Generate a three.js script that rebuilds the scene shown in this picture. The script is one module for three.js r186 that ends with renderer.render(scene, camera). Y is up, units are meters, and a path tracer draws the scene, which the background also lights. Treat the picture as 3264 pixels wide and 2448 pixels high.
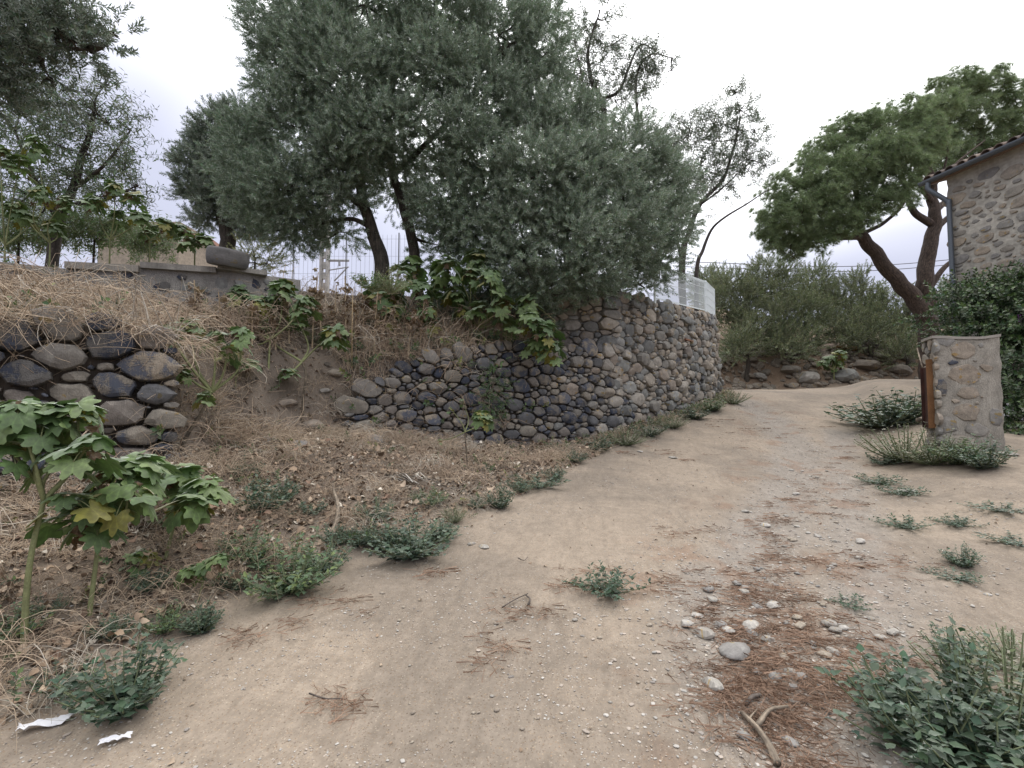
import * as THREE from 'three';
import { ImprovedNoise } from 'three/addons/math/ImprovedNoise.js';
import { mergeGeometries, toCreasedNormals } from 'three/addons/utils/BufferGeometryUtils.js';

// ---------------------------------------------------------------- camera, sky, sun, exposure
const scene = new THREE.Scene();
const EYE = new THREE.Vector3(0, 1.6, 0), PITCH = THREE.MathUtils.degToRad(3.04), FOCAL = 490;
const camera = new THREE.PerspectiveCamera(2 * Math.atan(384 / FOCAL) * 180 / Math.PI, 4 / 3, 0.05, 900);
camera.position.copy(EYE);
camera.rotation.x = PITCH;
const renderer = new THREE.WebGLRenderer({ antialias: true });
renderer.toneMapping = THREE.LinearToneMapping;
renderer.toneMappingExposure = 1.6;
renderer.shadowMap.enabled = true;

const perlin = new ImprovedNoise();
function fbm(x, y, z, oct = 4) { let a = 1, s = 0, n = 0; for (let i = 0; i < oct; i++) { s += a * perlin.noise(x, y, z); n += a; a *= 0.5; x *= 2.03; y *= 2.03; z *= 2.03; } return s / n; }
const clamp = (x, a = 0, b = 1) => Math.min(b, Math.max(a, x));
const sstep = (a, b, x) => { const t = clamp((x - a) / (b - a)); return t * t * (3 - 2 * t); };
const lerp = (a, b, t) => a + (b - a) * t;
{ // overcast sky: bright cloud above, a lavender grey bank of cloud low down
  const W = 1024, H = 512, px = new Float32Array(W * H * 4);
  for (let j = 0; j < H; j++) for (let i = 0; i < W; i++) {
    const el = (j + 0.5) / H * Math.PI - Math.PI / 2, az = (i + 0.5) / W * 2 * Math.PI - Math.PI;
    const x = Math.cos(el) * Math.cos(az), y = Math.sin(el), z = Math.cos(el) * Math.sin(az);
    const wob = fbm(x * 1.6 + 3.1, y * 3 + 1.2, z * 1.6 + 7.7, 4);
    const toSun = (x * 9 - z * 16) / 18.36, e = el * 180 / Math.PI + wob * 9 - 15 * sstep(0.95, 0.2, toSun); // the cloud thins towards the hidden sun
    const k = sstep(12, 29, e), soft = fbm(x * 3 + 9, y * 5, z * 3 + 4, 4) * 0.10;
    const o = (j * W + i) * 4;
    px[o] = lerp(0.43, 1.6, k) * (1 + soft); px[o + 1] = lerp(0.45, 1.6, k) * (1 + soft); px[o + 2] = lerp(0.56, 1.65, k) * (1 + soft); px[o + 3] = 1;
  }
  const sky = new THREE.DataTexture(px, W, H, THREE.RGBAFormat, THREE.FloatType);
  sky.mapping = THREE.EquirectangularReflectionMapping; sky.magFilter = THREE.LinearFilter; sky.needsUpdate = true;
  scene.background = sky; scene.environment = sky;
}
const sun = new THREE.DirectionalLight(0xfff4e6, 0.7);
sun.position.set(9, 26, -16); sun.target.position.set(0, 1, -6);
sun.castShadow = true; sun.shadow.radius = 60; sun.shadow.mapSize.set(2048, 2048);
Object.assign(sun.shadow.camera, { left: -25, right: 25, top: 25, bottom: -25, near: 1, far: 80 });
scene.add(sun, sun.target);

// ---------------------------------------------------------------- helpers
const V = (x, y, z) => new THREE.Vector3(x, y, z);
function rng(seed) { let a = seed >>> 0; return () => { a = a + 0x6D2B79F5 | 0; let t = Math.imul(a ^ a >>> 15, 1 | a); t = t + Math.imul(t ^ t >>> 7, 61 | t) ^ t; return ((t ^ t >>> 14) >>> 0) / 4294967296; }; }
// a sight line measured on the photograph (1024 x 768) turned into a real place at DEPTH metres ahead
function at(u, v, depth) {
  const a = (u - 512) / FOCAL, b = -(v - 384) / FOCAL, c = Math.cos(PITCH), s = Math.sin(PITCH);
  const dy = b * c + s, dz = b * s - c, k = depth / -dz;
  return V(EYE.x + a * k, EYE.y + dy * k, EYE.z - depth);
}
const names = new Map();
function numbered(n) { const k = names.get(n) || 0; names.set(n, k + 1); return k ? n + '_' + String(k).padStart(3, '0') : n; }
function mesh(name, geo, mat, parent) {
  const m = new THREE.Mesh(geo, mat); m.name = name; m.castShadow = m.receiveShadow = true;
  if (parent) parent.add(m); return m;
}
function thing(name, label, category, pos, group) {
  const o = new THREE.Group(); o.name = numbered(name); o.userData = { kind: 'thing', label, category };
  if (group) o.userData.group = group;
  if (pos) o.position.copy(pos); scene.add(o); return o;
}
function single(name, geo, mat, label, category, group) {
  const m = mesh(numbered(name), geo, mat); m.userData = { kind: 'thing', label, category }; if (group) m.userData.group = group; scene.add(m); return m;
}
function structure(name, geo, mat) { const m = mesh(numbered(name), geo, mat); m.userData = { kind: 'structure', label: name.replace(/_/g, ' ') }; scene.add(m); return m; }
function stuff(name, geo, mat, mats, cols, label, category, parent) {
  const m = new THREE.InstancedMesh(geo, mat, mats.length); m.name = parent ? name : numbered(name);
  for (let i = 0; i < mats.length; i++) { m.setMatrixAt(i, mats[i]); if (cols) m.setColorAt(i, cols[i]); }
  m.castShadow = m.receiveShadow = true; m.userData = { kind: 'stuff' };
  if (label) m.userData.label = label; if (category) m.userData.category = category;
  (parent || scene).add(m); return m;
}
class Shape { // collects faces; build() gives a BufferGeometry
  constructor() { this.p = []; this.i = []; this.c = []; this.t = []; this.col = [1, 1, 1]; }
  v(x, y, z, u = 0, w = 0) { this.p.push(x, y, z); this.c.push(...this.col); this.t.push(u, w); return this.p.length / 3 - 1; }
  tri(a, b, c) { this.i.push(a, b, c); }
  quad(a, b, c, d) { this.i.push(a, b, c, a, c, d); }
  tube(pts, radii, sides = 6, cap = true) {
    const n = pts.length, up = V(0.13, 1, 0.07).normalize(); let first = 0, prevN = null, len = 0;
    for (let k = 0; k < n; k++) {
      const t = V().subVectors(pts[Math.min(n - 1, k + 1)], pts[Math.max(0, k - 1)]).normalize();
      let nrm = prevN ? prevN.clone() : (Math.abs(t.dot(up)) > 0.9 ? V(1, 0, 0) : up.clone());
      nrm.addScaledVector(t, -nrm.dot(t)).normalize(); prevN = nrm; const bi = V().crossVectors(t, nrm);
      if (k) len += pts[k].distanceTo(pts[k - 1]);
      const r = Array.isArray(radii) ? radii[k] : radii;
      for (let s = 0; s < sides; s++) {
        const a = s / sides * Math.PI * 2, ca = Math.cos(a) * r, sa = Math.sin(a) * r;
        const id = this.v(pts[k].x + nrm.x * ca + bi.x * sa, pts[k].y + nrm.y * ca + bi.y * sa, pts[k].z + nrm.z * ca + bi.z * sa, s / sides * 2 * Math.PI * r, len);
        if (!k && !s) first = id;
      }
    }
    for (let k = 0; k < n - 1; k++) for (let s = 0; s < sides; s++) { const a = first + k * sides + s, b = first + k * sides + (s + 1) % sides; this.quad(a, b, b + sides, a + sides); }
    if (cap) for (const [k, flip] of [[0, 1], [n - 1, 0]]) {
      const c = this.v(pts[k].x, pts[k].y, pts[k].z);
      for (let s = 0; s < sides; s++) { const a = first + k * sides + s, b = first + k * sides + (s + 1) % sides; flip ? this.tri(c, b, a) : this.tri(c, a, b); }
    }
    return this;
  }
  box(x0, y0, z0, x1, y1, z1) {
    const f = [[[x0, y0, z1], [x1, y0, z1], [x1, y1, z1], [x0, y1, z1]], [[x1, y0, z0], [x0, y0, z0], [x0, y1, z0], [x1, y1, z0]], [[x1, y0, z1], [x1, y0, z0], [x1, y1, z0], [x1, y1, z1]],
      [[x0, y0, z0], [x0, y0, z1], [x0, y1, z1], [x0, y1, z0]], [[x0, y1, z1], [x1, y1, z1], [x1, y1, z0], [x0, y1, z0]], [[x0, y0, z0], [x1, y0, z0], [x1, y0, z1], [x0, y0, z1]]];
    for (const q of f) this.quad(...q.map((a) => this.v(...a, a[0] + a[2], a[1])));
    return this;
  }
  build(flat = false) {
    const g = new THREE.BufferGeometry();
    g.setAttribute('position', new THREE.Float32BufferAttribute(this.p, 3));
    g.setAttribute('color', new THREE.Float32BufferAttribute(this.c, 3));
    g.setAttribute('uv', new THREE.Float32BufferAttribute(this.t, 2));
    g.setIndex(this.i);
    if (flat) { const f = g.toNonIndexed(); f.computeVertexNormals(); return f; }
    g.computeVertexNormals(); return g;
  }
}
function spline(pts, n) { return new THREE.CatmullRomCurve3(pts, false, 'catmullrom', 0.5).getPoints(n); }
const taper = (n, r0, r1, p = 1) => Array.from({ length: n }, (_, k) => lerp(r0, r1, Math.pow(k / (n - 1), p)));
const rgb = (r, g, b) => new THREE.Color().setRGB(r, g, b);
function tex(size, fn, srgb = true) { // fn(x, y in 0..1) -> [r,g,b] 0..1 (linear multipliers are written as given)
  const d = new Uint8Array(size * size * 4);
  for (let j = 0; j < size; j++) for (let i = 0; i < size; i++) { const c = fn(i / size, j / size, i, j), o = (j * size + i) * 4; d[o] = clamp(c[0]) * 255; d[o + 1] = clamp(c[1]) * 255; d[o + 2] = clamp(c[2]) * 255; d[o + 3] = 255; }
  const t = new THREE.DataTexture(d, size, size); t.wrapS = t.wrapT = THREE.RepeatWrapping; t.magFilter = THREE.LinearFilter; t.minFilter = THREE.LinearMipmapLinearFilter; t.generateMipmaps = true;
  if (srgb) t.colorSpace = THREE.SRGBColorSpace; t.needsUpdate = true; return t;
}
// noise that tiles over the unit square
function tnoise(x, y, f, oct, seed) {
  const a = x * 2 * Math.PI, b = y * 2 * Math.PI, r = f / (2 * Math.PI);
  const p = Math.cos(a) * r, q = Math.sin(a) * r, s = Math.cos(b) * r, t = Math.sin(b) * r;
  return 0.5 * (fbm(p + seed, q + 3.7, s + 1.3, oct) + fbm(t + seed + 5.1, p + 9.2, q + 2.2, oct)) + 0.5 * fbm(s + 8.3, t + seed, q * 0.7 + p * 0.7, oct);
}

// ---------------------------------------------------------------- the lie of the land
const slopeAt = (d) => d < 6 ? 0.12 : d < 9 ? lerp(0.12, 0.20, (d - 6) / 3) : d < 12.5 ? 0.20 : d < 16 ? lerp(0.20, 0, (d - 12.5) / 3.5) : d < 18 ? -0.03 : 0;
const roadTab = [0]; for (let k = 1; k < 700; k++) roadTab.push(roadTab[k - 1] + slopeAt(k * 0.05) * 0.05);
const roadY = (d) => { if (d < 0) return Math.max(d, -12) * 0.12; const k = Math.min(d / 0.05, 698.9), i = k | 0; return lerp(roadTab[i], roadTab[i + 1], k - i); };
function plan(list) { return list.map(([u, v, d]) => at(u, v, d)); } // measured foot of a wall: x, y, z
const foot1 = [V(-4.6, 0.85, -1.2), V(-4.35, 0.95, -2.6), ...plan([[-60, 495, 3.45], [0, 490, 3.7], [90, 478, 4.0], [172, 470, 4.3], [255, 440, 5.5], [352, 434, 6.8], [420, 440, 7.4], [500, 447, 7.9], [560, 449, 8.3], [620, 433, 9.2], [680, 413, 10.8], [712, 400, 12.3], [722, 393, 13.4]]), V(5.75, 2.15, -14.6), V(5.1, 2.25, -16.2), V(3.6, 2.3, -18.5), V(-2, 2.6, -24), V(-20, 3, -34)];
const crest1 = [2.0, 2.05, ...[[-60, 318, 3.45], [0, 325, 3.7], [90, 322, 4.0], [172, 345, 4.3], [255, 372, 5.5], [352, 402, 6.8], [420, 358, 7.4], [500, 344, 7.9], [560, 348, 8.3], [620, 340, 9.2], [680, 305, 10.8], [712, 314, 12.3], [722, 318, 13.4]].map((a) => at(...a).y), 4.1, 4.0, 3.9, 3.7, 3.6];
const foot2 = [V(-7.8, 2.9, -2.6), V(-7.4, 2.9, -4.5), ...plan([[20, 310, 6.0], [130, 305, 6.3], [240, 312, 6.7], [300, 318, 7.3], [360, 320, 8.0], [430, 335, 8.6], [500, 345, 9.0], [555, 352, 9.15]]), ...foot1.slice(11)];
const crest2 = [3.5, 3.5, ...[[20, 268, 6.0], [130, 266, 6.3], [240, 270, 6.7], [300, 278, 7.3], [360, 283, 8.0], [430, 285, 8.6], [500, 285, 9.0], [555, 283, 9.15], [620, 287, 9.2], [680, 304, 10.8], [712, 313, 12.3], [722, 317, 13.4]].map((a) => at(...a).y), 4.1, 4.0, 3.9, 3.7, 3.6];
const soft1 = foot1.map((_, k) => k === 6 ? 0.9 : k === 5 || k === 7 ? 0.35 : 0.16);
const soft2 = foot2.map((_, k) => k >= 5 && k <= 7 ? 0.7 : 0.16);
function nearest(line, x, z) { // distance, segment, share along it, side (+ behind)
  let best = 1e9, seg = 0, tt = 0;
  for (let k = 0; k < line.length - 1; k++) {
    const a = line[k], b = line[k + 1], dx = b.x - a.x, dz = b.z - a.z;
    const t = clamp(((x - a.x) * dx + (z - a.z) * dz) / (dx * dx + dz * dz)), q = (x - a.x - dx * t) ** 2 + (z - a.z - dz * t) ** 2;
    if (q < best) { best = q; seg = k; tt = t; }
  }
  return [Math.sqrt(best), seg, tt];
}
function inside(line, x, z) { // is (x,z) on the hill side of the line
  const poly = [...line, V(-90, 0, -40), V(-90, 0, 20), V(line[0].x, 0, 20)]; let c = false;
  for (let i = 0, j = poly.length - 1; i < poly.length; j = i++) if ((poly[i].z > z) !== (poly[j].z > z) && x < (poly[j].x - poly[i].x) * (z - poly[i].z) / (poly[j].z - poly[i].z) + poly[i].x) c = !c;
  return c;
}
const along = (arr, seg, t) => lerp(arr[seg], arr[seg + 1], t);
function hitPlane(u, v) { // where a sight line meets the bare track surface
  let d = 1; for (; d < 60; d += 0.02) if (at(u, v, d).y <= roadY(d)) break; return at(u, v, d);
}
const edge = [V(-3.1, 0, 1.5), ...[[0, 738], [110, 682], [165, 646], [260, 602], [330, 563], [450, 527], [520, 497], [570, 472], [640, 430], [700, 406], [738, 394]].map((a) => hitPlane(...a)), V(6.6, 0, -15), V(6.2, 0, -18), V(4, 0, -20)];
const gully = [[905, 790], [800, 720], [745, 650], [722, 600], [765, 540], [793, 490], [800, 450], [775, 420], [745, 402]].map((a) => hitPlane(...a));
const rill = [[860, 640], [880, 585], [850, 520], [838, 470], [842, 432]].map((a) => hitPlane(...a));
const F1Y = foot1.map((p) => p.y), F2Y = foot2.map((p) => p.y);
function ground(x, z, rough = true) {
  const d = -z, base = roadY(d);
  let y = base;
  const [de, se, te] = nearest(edge, x, z), [d1, s1, t1] = nearest(foot1, x, z), [d2, s2, t2] = nearest(foot2, x, z);
  const in1 = inside(foot1, x, z), in2 = inside(foot2, x, z);
  const footY = along(F1Y, s1, t1);
  if (in1 || inside(edge, x, z)) {
    const t = in1 ? 1 : de / (de + d1 + 1e-6); y = lerp(base, footY, Math.pow(t, 0.85));
    if (rough) y += 0.05 * sstep(0, 0.3, de) * fbm(x * 1.6, 3, z * 1.6, 3);
    if (in1) {
      const w = along(soft1, s1, t1), k = sstep(0.08, 0.08 + w, d1), mid = d1 / (d1 + d2 + 1e-6);
      const shelf = lerp(along(crest1, s1, t1) - 0.05, in2 ? 0 : along(F2Y, s2, t2), in2 ? 0 : mid);
      if (!in2) y = lerp(y, shelf + (rough ? 0.07 * fbm(x * 1.3 + 4, 1, z * 1.3, 3) : 0), k) + (rough ? 0.05 * fbm(x * 5, 1.7, z * 5, 3) * sstep(0, 0.2, d1) : 0);
      else {
        const k2 = sstep(0.08, 0.08 + along(soft2, s2, t2), d2), low = along(F2Y, s2, t2);
        y = lerp(Math.min(low, along(crest2, s2, t2)), along(crest2, s2, t2) - 0.06 + 0.02 * Math.max(0, d2) * sstep(40, 10, d2), k2);
      }
    }
  } else { // track and its right-hand side
    y += 0.10 * sstep(0.5, 3.5, x - 0.45 * d - 0.9) * sstep(1.5, 4, d);
    y += 0.22 * sstep(1.0, 2.2, x - 0.6 * d) * sstep(3, 6, d);
    if (rough) {
      const g = nearest(gully, x, z)[0], r = nearest(rill, x, z)[0];
      y -= 0.05 * Math.exp(-g * g / 0.06) + 0.03 * Math.exp(-r * r / 0.04);
      y += 0.03 * fbm(x * 1.1, 7, z * 0.9, 3) + 0.013 * fbm(x * 7, 2, z * 7, 3);
    }
  }
  // the rise beyond the bend
  const far = sstep(16.6, 18.6, d + 0.25 * Math.sin(x * 1.3)) * sstep(3.5, 5.5, x + (in2 ? -99 : 0));
  y += far * (1.5 + 0.5 * fbm(x * 0.7, 4, z * 0.7, 3)) + (x > 3 && !in2 ? sstep(18, 30, d) * (x > 12 ? 2.8 : 4.2) : 0);
  return y;
}
function groundHit(u, v) { let lo = 0.8; for (let d = 0.8; d < 80; d += 0.03) { const p = at(u, v, d); if (p.y <= ground(p.x, p.z)) { lo = d; break; } } return at(u, v, lo); }
const onGround = (x, z, lift = 0) => V(x, ground(x, z) + lift, z);

// ---------------------------------------------------------------- surface textures
function grains(size, n, seed, rMin, rMax, tones, base) { // loose grains of their own colours over a noisy base
  const r = rng(seed), buf = new Float32Array(size * size * 3);
  for (let j = 0; j < size; j++) for (let i = 0; i < size; i++) { const b = base(i / size, j / size), o = (j * size + i) * 3; buf[o] = b[0]; buf[o + 1] = b[1]; buf[o + 2] = b[2]; }
  for (let k = 0; k < n; k++) {
    const cx = r() * size, cy = r() * size, rr = lerp(rMin, rMax, Math.pow(r(), 3)), t = tones[r() * tones.length | 0], el = 0.6 + 0.8 * r(), an = r() * 3.14, q = 0.85 + 0.3 * r();
    const c = Math.cos(an), s = Math.sin(an), R = Math.ceil(rr * 1.5);
    for (let y = -R; y <= R; y++) for (let x = -R; x <= R; x++) {
      const a = (x * c + y * s) * el, b = (-x * s + y * c) / el, m = (a * a + b * b) / (rr * rr); if (m > 1) continue;
      const o = ((((cy + y | 0) + size) % size) * size + (((cx + x | 0) + size) % size)) * 3, w = m < 0.6 ? 0.9 : 0.5;
      for (let e = 0; e < 3; e++) buf[o + e] = lerp(buf[o + e], t[e] * q, w);
    }
  }
  return tex(size, (x, y, i, j) => { const o = (j * size + i) * 3; return [buf[o], buf[o + 1], buf[o + 2]]; });
}
const soilTex = grains(1024, 60000, 5, 0.5, 2.6, [[0.76, 0.72, 0.68], [0.70, 0.66, 0.63], [0.96, 0.94, 0.91], [0.9, 0.86, 0.8], [0.8, 0.73, 0.66], [0.84, 0.83, 0.81]],
  (x, y) => { const n = tnoise(x, y, 24, 4, 2) * 0.16 + tnoise(x, y, 90, 2, 6) * 0.10; return [0.84 + n, 0.82 + n, 0.80 + n]; });
const stoneTexA = tex(512, (x, y) => { // pale weathered stone with lichen
  const n = tnoise(x, y, 7, 5, 1), f = tnoise(x, y, 60, 3, 9), l = tnoise(x, y, 11, 4, 21), q = 0.80 + n * 0.28 + f * 0.16; const li = sstep(0.16, 0.28, l) * 0.5, oc = sstep(0.24, 0.34, tnoise(x, y, 9, 4, 33)) * 0.6;
  return [lerp(lerp(q, 0.95, li), 0.86, oc), lerp(lerp(q * 0.985, 0.95, li), 0.72, oc), lerp(lerp(q * 0.965, 0.92, li), 0.42, oc)];
});
const stoneTexB = tex(512, (x, y) => { // stone with a blue black varnish over part of its face
  const n = tnoise(x, y, 5, 5, 41), f = tnoise(x, y, 60, 3, 49), d = sstep(-0.24, 0.06, n + f * 0.35), q = 0.82 + f * 0.22 + n * 0.2, li = sstep(0.25, 0.36, tnoise(x, y, 13, 4, 55)) * 0.55;
  const a = [lerp(0.52, q, d), lerp(0.55, q * 0.95, d), lerp(0.63, q * 0.88, d)]; return a.map((v, k) => lerp(v, [0.86, 0.84, 0.78][k], li));
});
const barkTex = tex(512, (x, y) => { const n = tnoise(x * 1, y * 0.25, 40, 4, 3), f = tnoise(x, y, 50, 3, 8), q = 0.7 + n * 0.6 + f * 0.25; return [q, q * 0.97, q * 0.94]; });
const mortarTex = tex(512, (x, y) => { const n = tnoise(x, y, 8, 5, 61), f = tnoise(x, y, 110, 2, 67), q = 0.84 + n * 0.25 + f * 0.22; return [q, q * 0.985, q * 0.96]; });
const std = (color, o = {}) => new THREE.MeshStandardMaterial({ color, roughness: 0.92, ...o });

// ---------------------------------------------------------------- ground: one sheet from the track to the horizon
const groundMat = std(0xffffff, { vertexColors: true, map: soilTex, bumpMap: soilTex, bumpScale: 0.002, roughness: 1 });
{
  const line = (lo, hi, step, end0, end1) => { const a = []; for (let q = lo; q <= hi + 1e-6; q += step) a.push(q); let s = step; for (let q = hi; q < end1;) { s *= 1.13; q += s; a.push(q); } s = step; for (let q = lo; q > end0;) { s *= 1.13; q -= s; a.unshift(q); } return a; };
  const xs = line(-5.5, 8, 0.055, -160, 160), zs = line(-14.5, -0.6, 0.055, -260, 60), g = new Shape(), nx = xs.length;
  const mixc = (a, b, t) => [lerp(a[0], b[0], t), lerp(a[1], b[1], t), lerp(a[2], b[2], t)];
  for (const z of zs) for (const x of xs) {
    const d = -z, e = nearest(edge, x, z)[0], bank = inside(edge, x, z), hill = inside(foot1, x, z), n1 = fbm(x * 0.9, 0.5, z * 0.9, 4), n2 = fbm(x * 3.3, 5.5, z * 3.3, 3);
    let c = mixc([0.40, 0.348, 0.283], [0.305, 0.268, 0.222], sstep(-0.25, 0.3, n1 + n2 * 0.4));
    const gr = sstep(0.55, 0.1, nearest(gully, x, z)[0] + n2 * 0.35), ri = sstep(0.42, 0.05, nearest(rill, x, z)[0] + n2 * 0.3);
    c = mixc(c, [0.345, 0.325, 0.295], Math.max(gr, ri) * 0.85);
    const needles = sstep(0.12, 0.3, n2 + 0.25 * fbm(x * 1.4 + 9, 2, z * 1.4, 2)) * sstep(1.1, 0.4, nearest(gully, x, z)[0]); c = mixc(c, [0.30, 0.20, 0.14], needles * 0.5);
    c = mixc(c, mixc([0.165, 0.14, 0.115], [0.215, 0.178, 0.14], sstep(-0.2, 0.3, n2 + n1)), bank ? sstep(0.0, 0.45, e + n2 * 0.3) : 0);
    if (hill) c = mixc(c, mixc([0.18, 0.155, 0.13], [0.27, 0.235, 0.195], sstep(-0.25, 0.25, n2)), 0.85);
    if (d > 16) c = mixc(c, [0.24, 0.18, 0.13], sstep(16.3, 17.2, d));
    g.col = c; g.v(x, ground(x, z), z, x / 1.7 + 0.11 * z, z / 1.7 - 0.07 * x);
  }
  for (let j = 0; j < zs.length - 1; j++) for (let i = 0; i < nx - 1; i++) { const a = j * nx + i; g.quad(a, a + nx, a + nx + 1, a + 1); }
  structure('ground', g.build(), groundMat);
}

// ---------------------------------------------------------------- stones fitted to one another on a wall face
// lays out stones over [0,S] x height; returns outlines as polar radii about a centre
function layStones(S, low, high, sizes, stretch, seed, hole) {
  const r = rng(seed), sites = [], tries = S * 900;
  let y0 = 1e9, y1 = -1e9; for (let s = 0; s <= S; s += 0.1) { y0 = Math.min(y0, low(s)); y1 = Math.max(y1, high(s)); }
  for (const [size, share] of sizes) for (let k = 0; k < tries * share; k++) {
    const s = r() * S, y = lerp(y0 - 0.1, y1, r()); if (y < low(s) - 0.08 || y > high(s) - size * 0.25) continue; if (hole && hole(s, y, size)) continue;
    const q = size * (0.85 + 0.3 * r()); let ok = true;
    for (const o of sites) { const dx = (o.s - s) / stretch, dy = o.y - y; if (dx * dx + dy * dy < (o.q + q) ** 2 * 0.36) { ok = false; break; } }
    if (ok) sites.push({ s, y, q });
  }
  const N = 14;
  for (const o of sites) {
    o.rad = [];
    for (let k = 0; k < N; k++) {
      const a = k / N * Math.PI * 2, cx = Math.cos(a), cy = Math.sin(a); let R = o.q * 1.8;
      for (const p of sites) {
        if (p === o) continue; const dx = (p.s - o.s) / stretch, dy = p.y - o.y, D2 = dx * dx + dy * dy; if (D2 > 1.2) continue;
        const h = (D2 + o.q * o.q - p.q * p.q) / 2, c = cx * dx + cy * dy; if (c > 1e-6) R = Math.min(R, Math.max(h / c, 0.02));
      }
      o.rad.push(R);
    }
    const sm = o.rad.map((v, k) => Math.min(v, (o.rad[(k + 1) % N] + o.rad[(k + N - 1) % N]) / 2 * 1.14) * (0.91 + 0.12 * r())); o.rad = sm;
  }
  return sites;
}
// one stone: a bulging irregular face in its own axes (x along the wall, y up, z out)
function stoneGeo(rad, stretch, joint, bulge, deep, r, flat, us, ut) {
  const g = new Shape(), N = rad.length, tx = (r() - 0.5) * 0.35, ty = (r() - 0.5) * 0.35, mean = rad.reduce((a, b) => a + b) / N;
  const px = r() * 9, rings = [[0.80, -deep], [1.0, -deep * 0.35], [0.99, 0], [0.90, 0.5], [0.62, 0.8], [0.3, 0.95], [0, 1]], planes = [];
  for (let k = 0; k < 5; k++) { const an = r() * 6.283, sl = 0.3 + 1.2 * r(); planes.push([Math.cos(an) * sl, Math.sin(an) * sl, 0.75 + 0.5 * r()]); }
  const front = (x, y) => { let z = 1.0; for (const [pa, pb, pc] of planes) z = Math.min(z, pc - (pa * x / stretch + pb * y) / mean * 0.55); return z * bulge; };
  const shr = Math.max(0.55, 1 - joint / mean);
  rings.forEach(([k, z], ri) => {
    const n = k ? N : 1;
    for (let a = 0; a < n; a++) {
      const an = a / N * Math.PI * 2, R = rad[a] * k * shr, x = Math.cos(an) * R * stretch, y = Math.sin(an) * R;
      const w = ri > 1 ? mean * 0.5 * perlin.noise(x / mean * 0.9 + px, y / mean * 0.9, px) : 0;
      g.v(x, y, (ri > 2 ? lerp(0, front(x, y), ri === 3 ? 0.8 : 1) + (x * tx + y * ty) * 0.35 + w * flat * 0.5 : z + (ri === 2 ? w * 0.3 : 0)), us + x * 1.7, ut + y * 1.7 + (ri < 2 ? z : 0));
    }
  });
  for (let ri = 0; ri < rings.length - 2; ri++) for (let a = 0; a < N; a++) { const p = ri * N + a, q = ri * N + (a + 1) % N; g.quad(p, q, q + N, p + N); }
  const c = (rings.length - 1) * N; for (let a = 0; a < N; a++) g.tri(c - N + a, c - N + (a + 1) % N, c);
  return toCreasedNormals(g.build(), 0.42);
}
// a wall following a line on plan
function wallLine(pts) { // pts: Vector3 foot points; returns functions of distance s
  const cum = [0]; for (let k = 1; k < pts.length; k++) cum.push(cum[k - 1] + Math.hypot(pts[k].x - pts[k - 1].x, pts[k].z - pts[k - 1].z));
  const S = cum[cum.length - 1];
  const find = (s) => { let k = 0; while (k < pts.length - 2 && s > cum[k + 1]) k++; return [k, (s - cum[k]) / (cum[k + 1] - cum[k])]; };
  return { S, find, pos: (s) => { const [k, t] = find(s); return V(lerp(pts[k].x, pts[k + 1].x, t), 0, lerp(pts[k].z, pts[k + 1].z, t)); },
    dir: (s) => { const a = Math.max(0, s - 0.3), b = Math.min(S, s + 0.3), p = find(a), q = find(b), f = ([k, t]) => V(lerp(pts[k].x, pts[k + 1].x, t), 0, lerp(pts[k].z, pts[k + 1].z, t)); return f(q).sub(f(p)).normalize(); } };
}
function smoothLine(pts, n) { return spline(pts, n); }
function buildWall({ name, label, category, pts, top, low, sizes, stretch, joint, bulge, flat, mats, seed, lean = 0.06, most = 300, hole, coreMat, inset = 0.1, uneven = 0.05 }) {
  const L = wallLine(pts), t = thing(name, label, category), r = rng(seed + 7);
  const frame = (s, y) => { const p = L.pos(s), d = L.dir(s), n = V(-d.z, 0, d.x), b = low(s); p.addScaledVector(n, -(y - b) * lean); p.y = y; return [p, d, n]; };
  const core = new Shape(), M = Math.ceil(L.S / 0.15);
  for (let k = 0; k <= M; k++) { const s = k / M * L.S; for (const y of [low(s) - 0.25, top(s) - 0.07]) { const [p, d, n] = frame(s, y); p.addScaledVector(n, -inset); core.v(p.x, p.y, p.z, s, y); } const [p, d, n] = frame(s, top(s) - 0.07); p.addScaledVector(n, -0.42); core.v(p.x, p.y, p.z, s, 9); }
  for (let k = 0; k < M; k++) { const a = k * 3; core.quad(a, a + 3, a + 4, a + 1); core.quad(a + 1, a + 4, a + 5, a + 2); }
  mesh('core', core.build(), coreMat, t);
  const sites = layStones(L.S, low, top, sizes, stretch, seed, hole);
  const zc = EYE; sites.sort((a, b) => b.q / L.pos(b.s).distanceTo(zc) - a.q / L.pos(a.s).distanceTo(zc));
  const rest = [], m4 = new THREE.Matrix4();
  sites.forEach((o, k) => {
    const [p, d, n] = frame(o.s, o.y), up = V().crossVectors(n, d); p.addScaledVector(n, (r() - 0.5) * uneven);
    const g = stoneGeo(o.rad, stretch, joint, o.q * bulge * (0.7 + 0.6 * r()), 0.12, r, flat, r() * 5, r() * 5);
    m4.makeBasis(d, up, n).setPosition(p); const mat = mats(r, o, p);
    if (k < most) { const m = mesh('stone', g, mat, t); m.applyMatrix4(m4); } else { g.applyMatrix4(m4); const c = g.attributes.color, q = mat.color; for (let e = 0; e < c.count; e++) c.setXYZ(e, q.r, q.g, q.b); rest.push(g); }
  });
  if (rest.length) { const m = mesh('small_stones', mergeGeometries(rest), restMat, t); m.userData.kind = 'stuff'; }
  return { t, L, frame, count: sites.length };
}
const restMat = std(0xffffff, { vertexColors: true, map: stoneTexA, bumpMap: stoneTexA, bumpScale: 0.01 });
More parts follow.
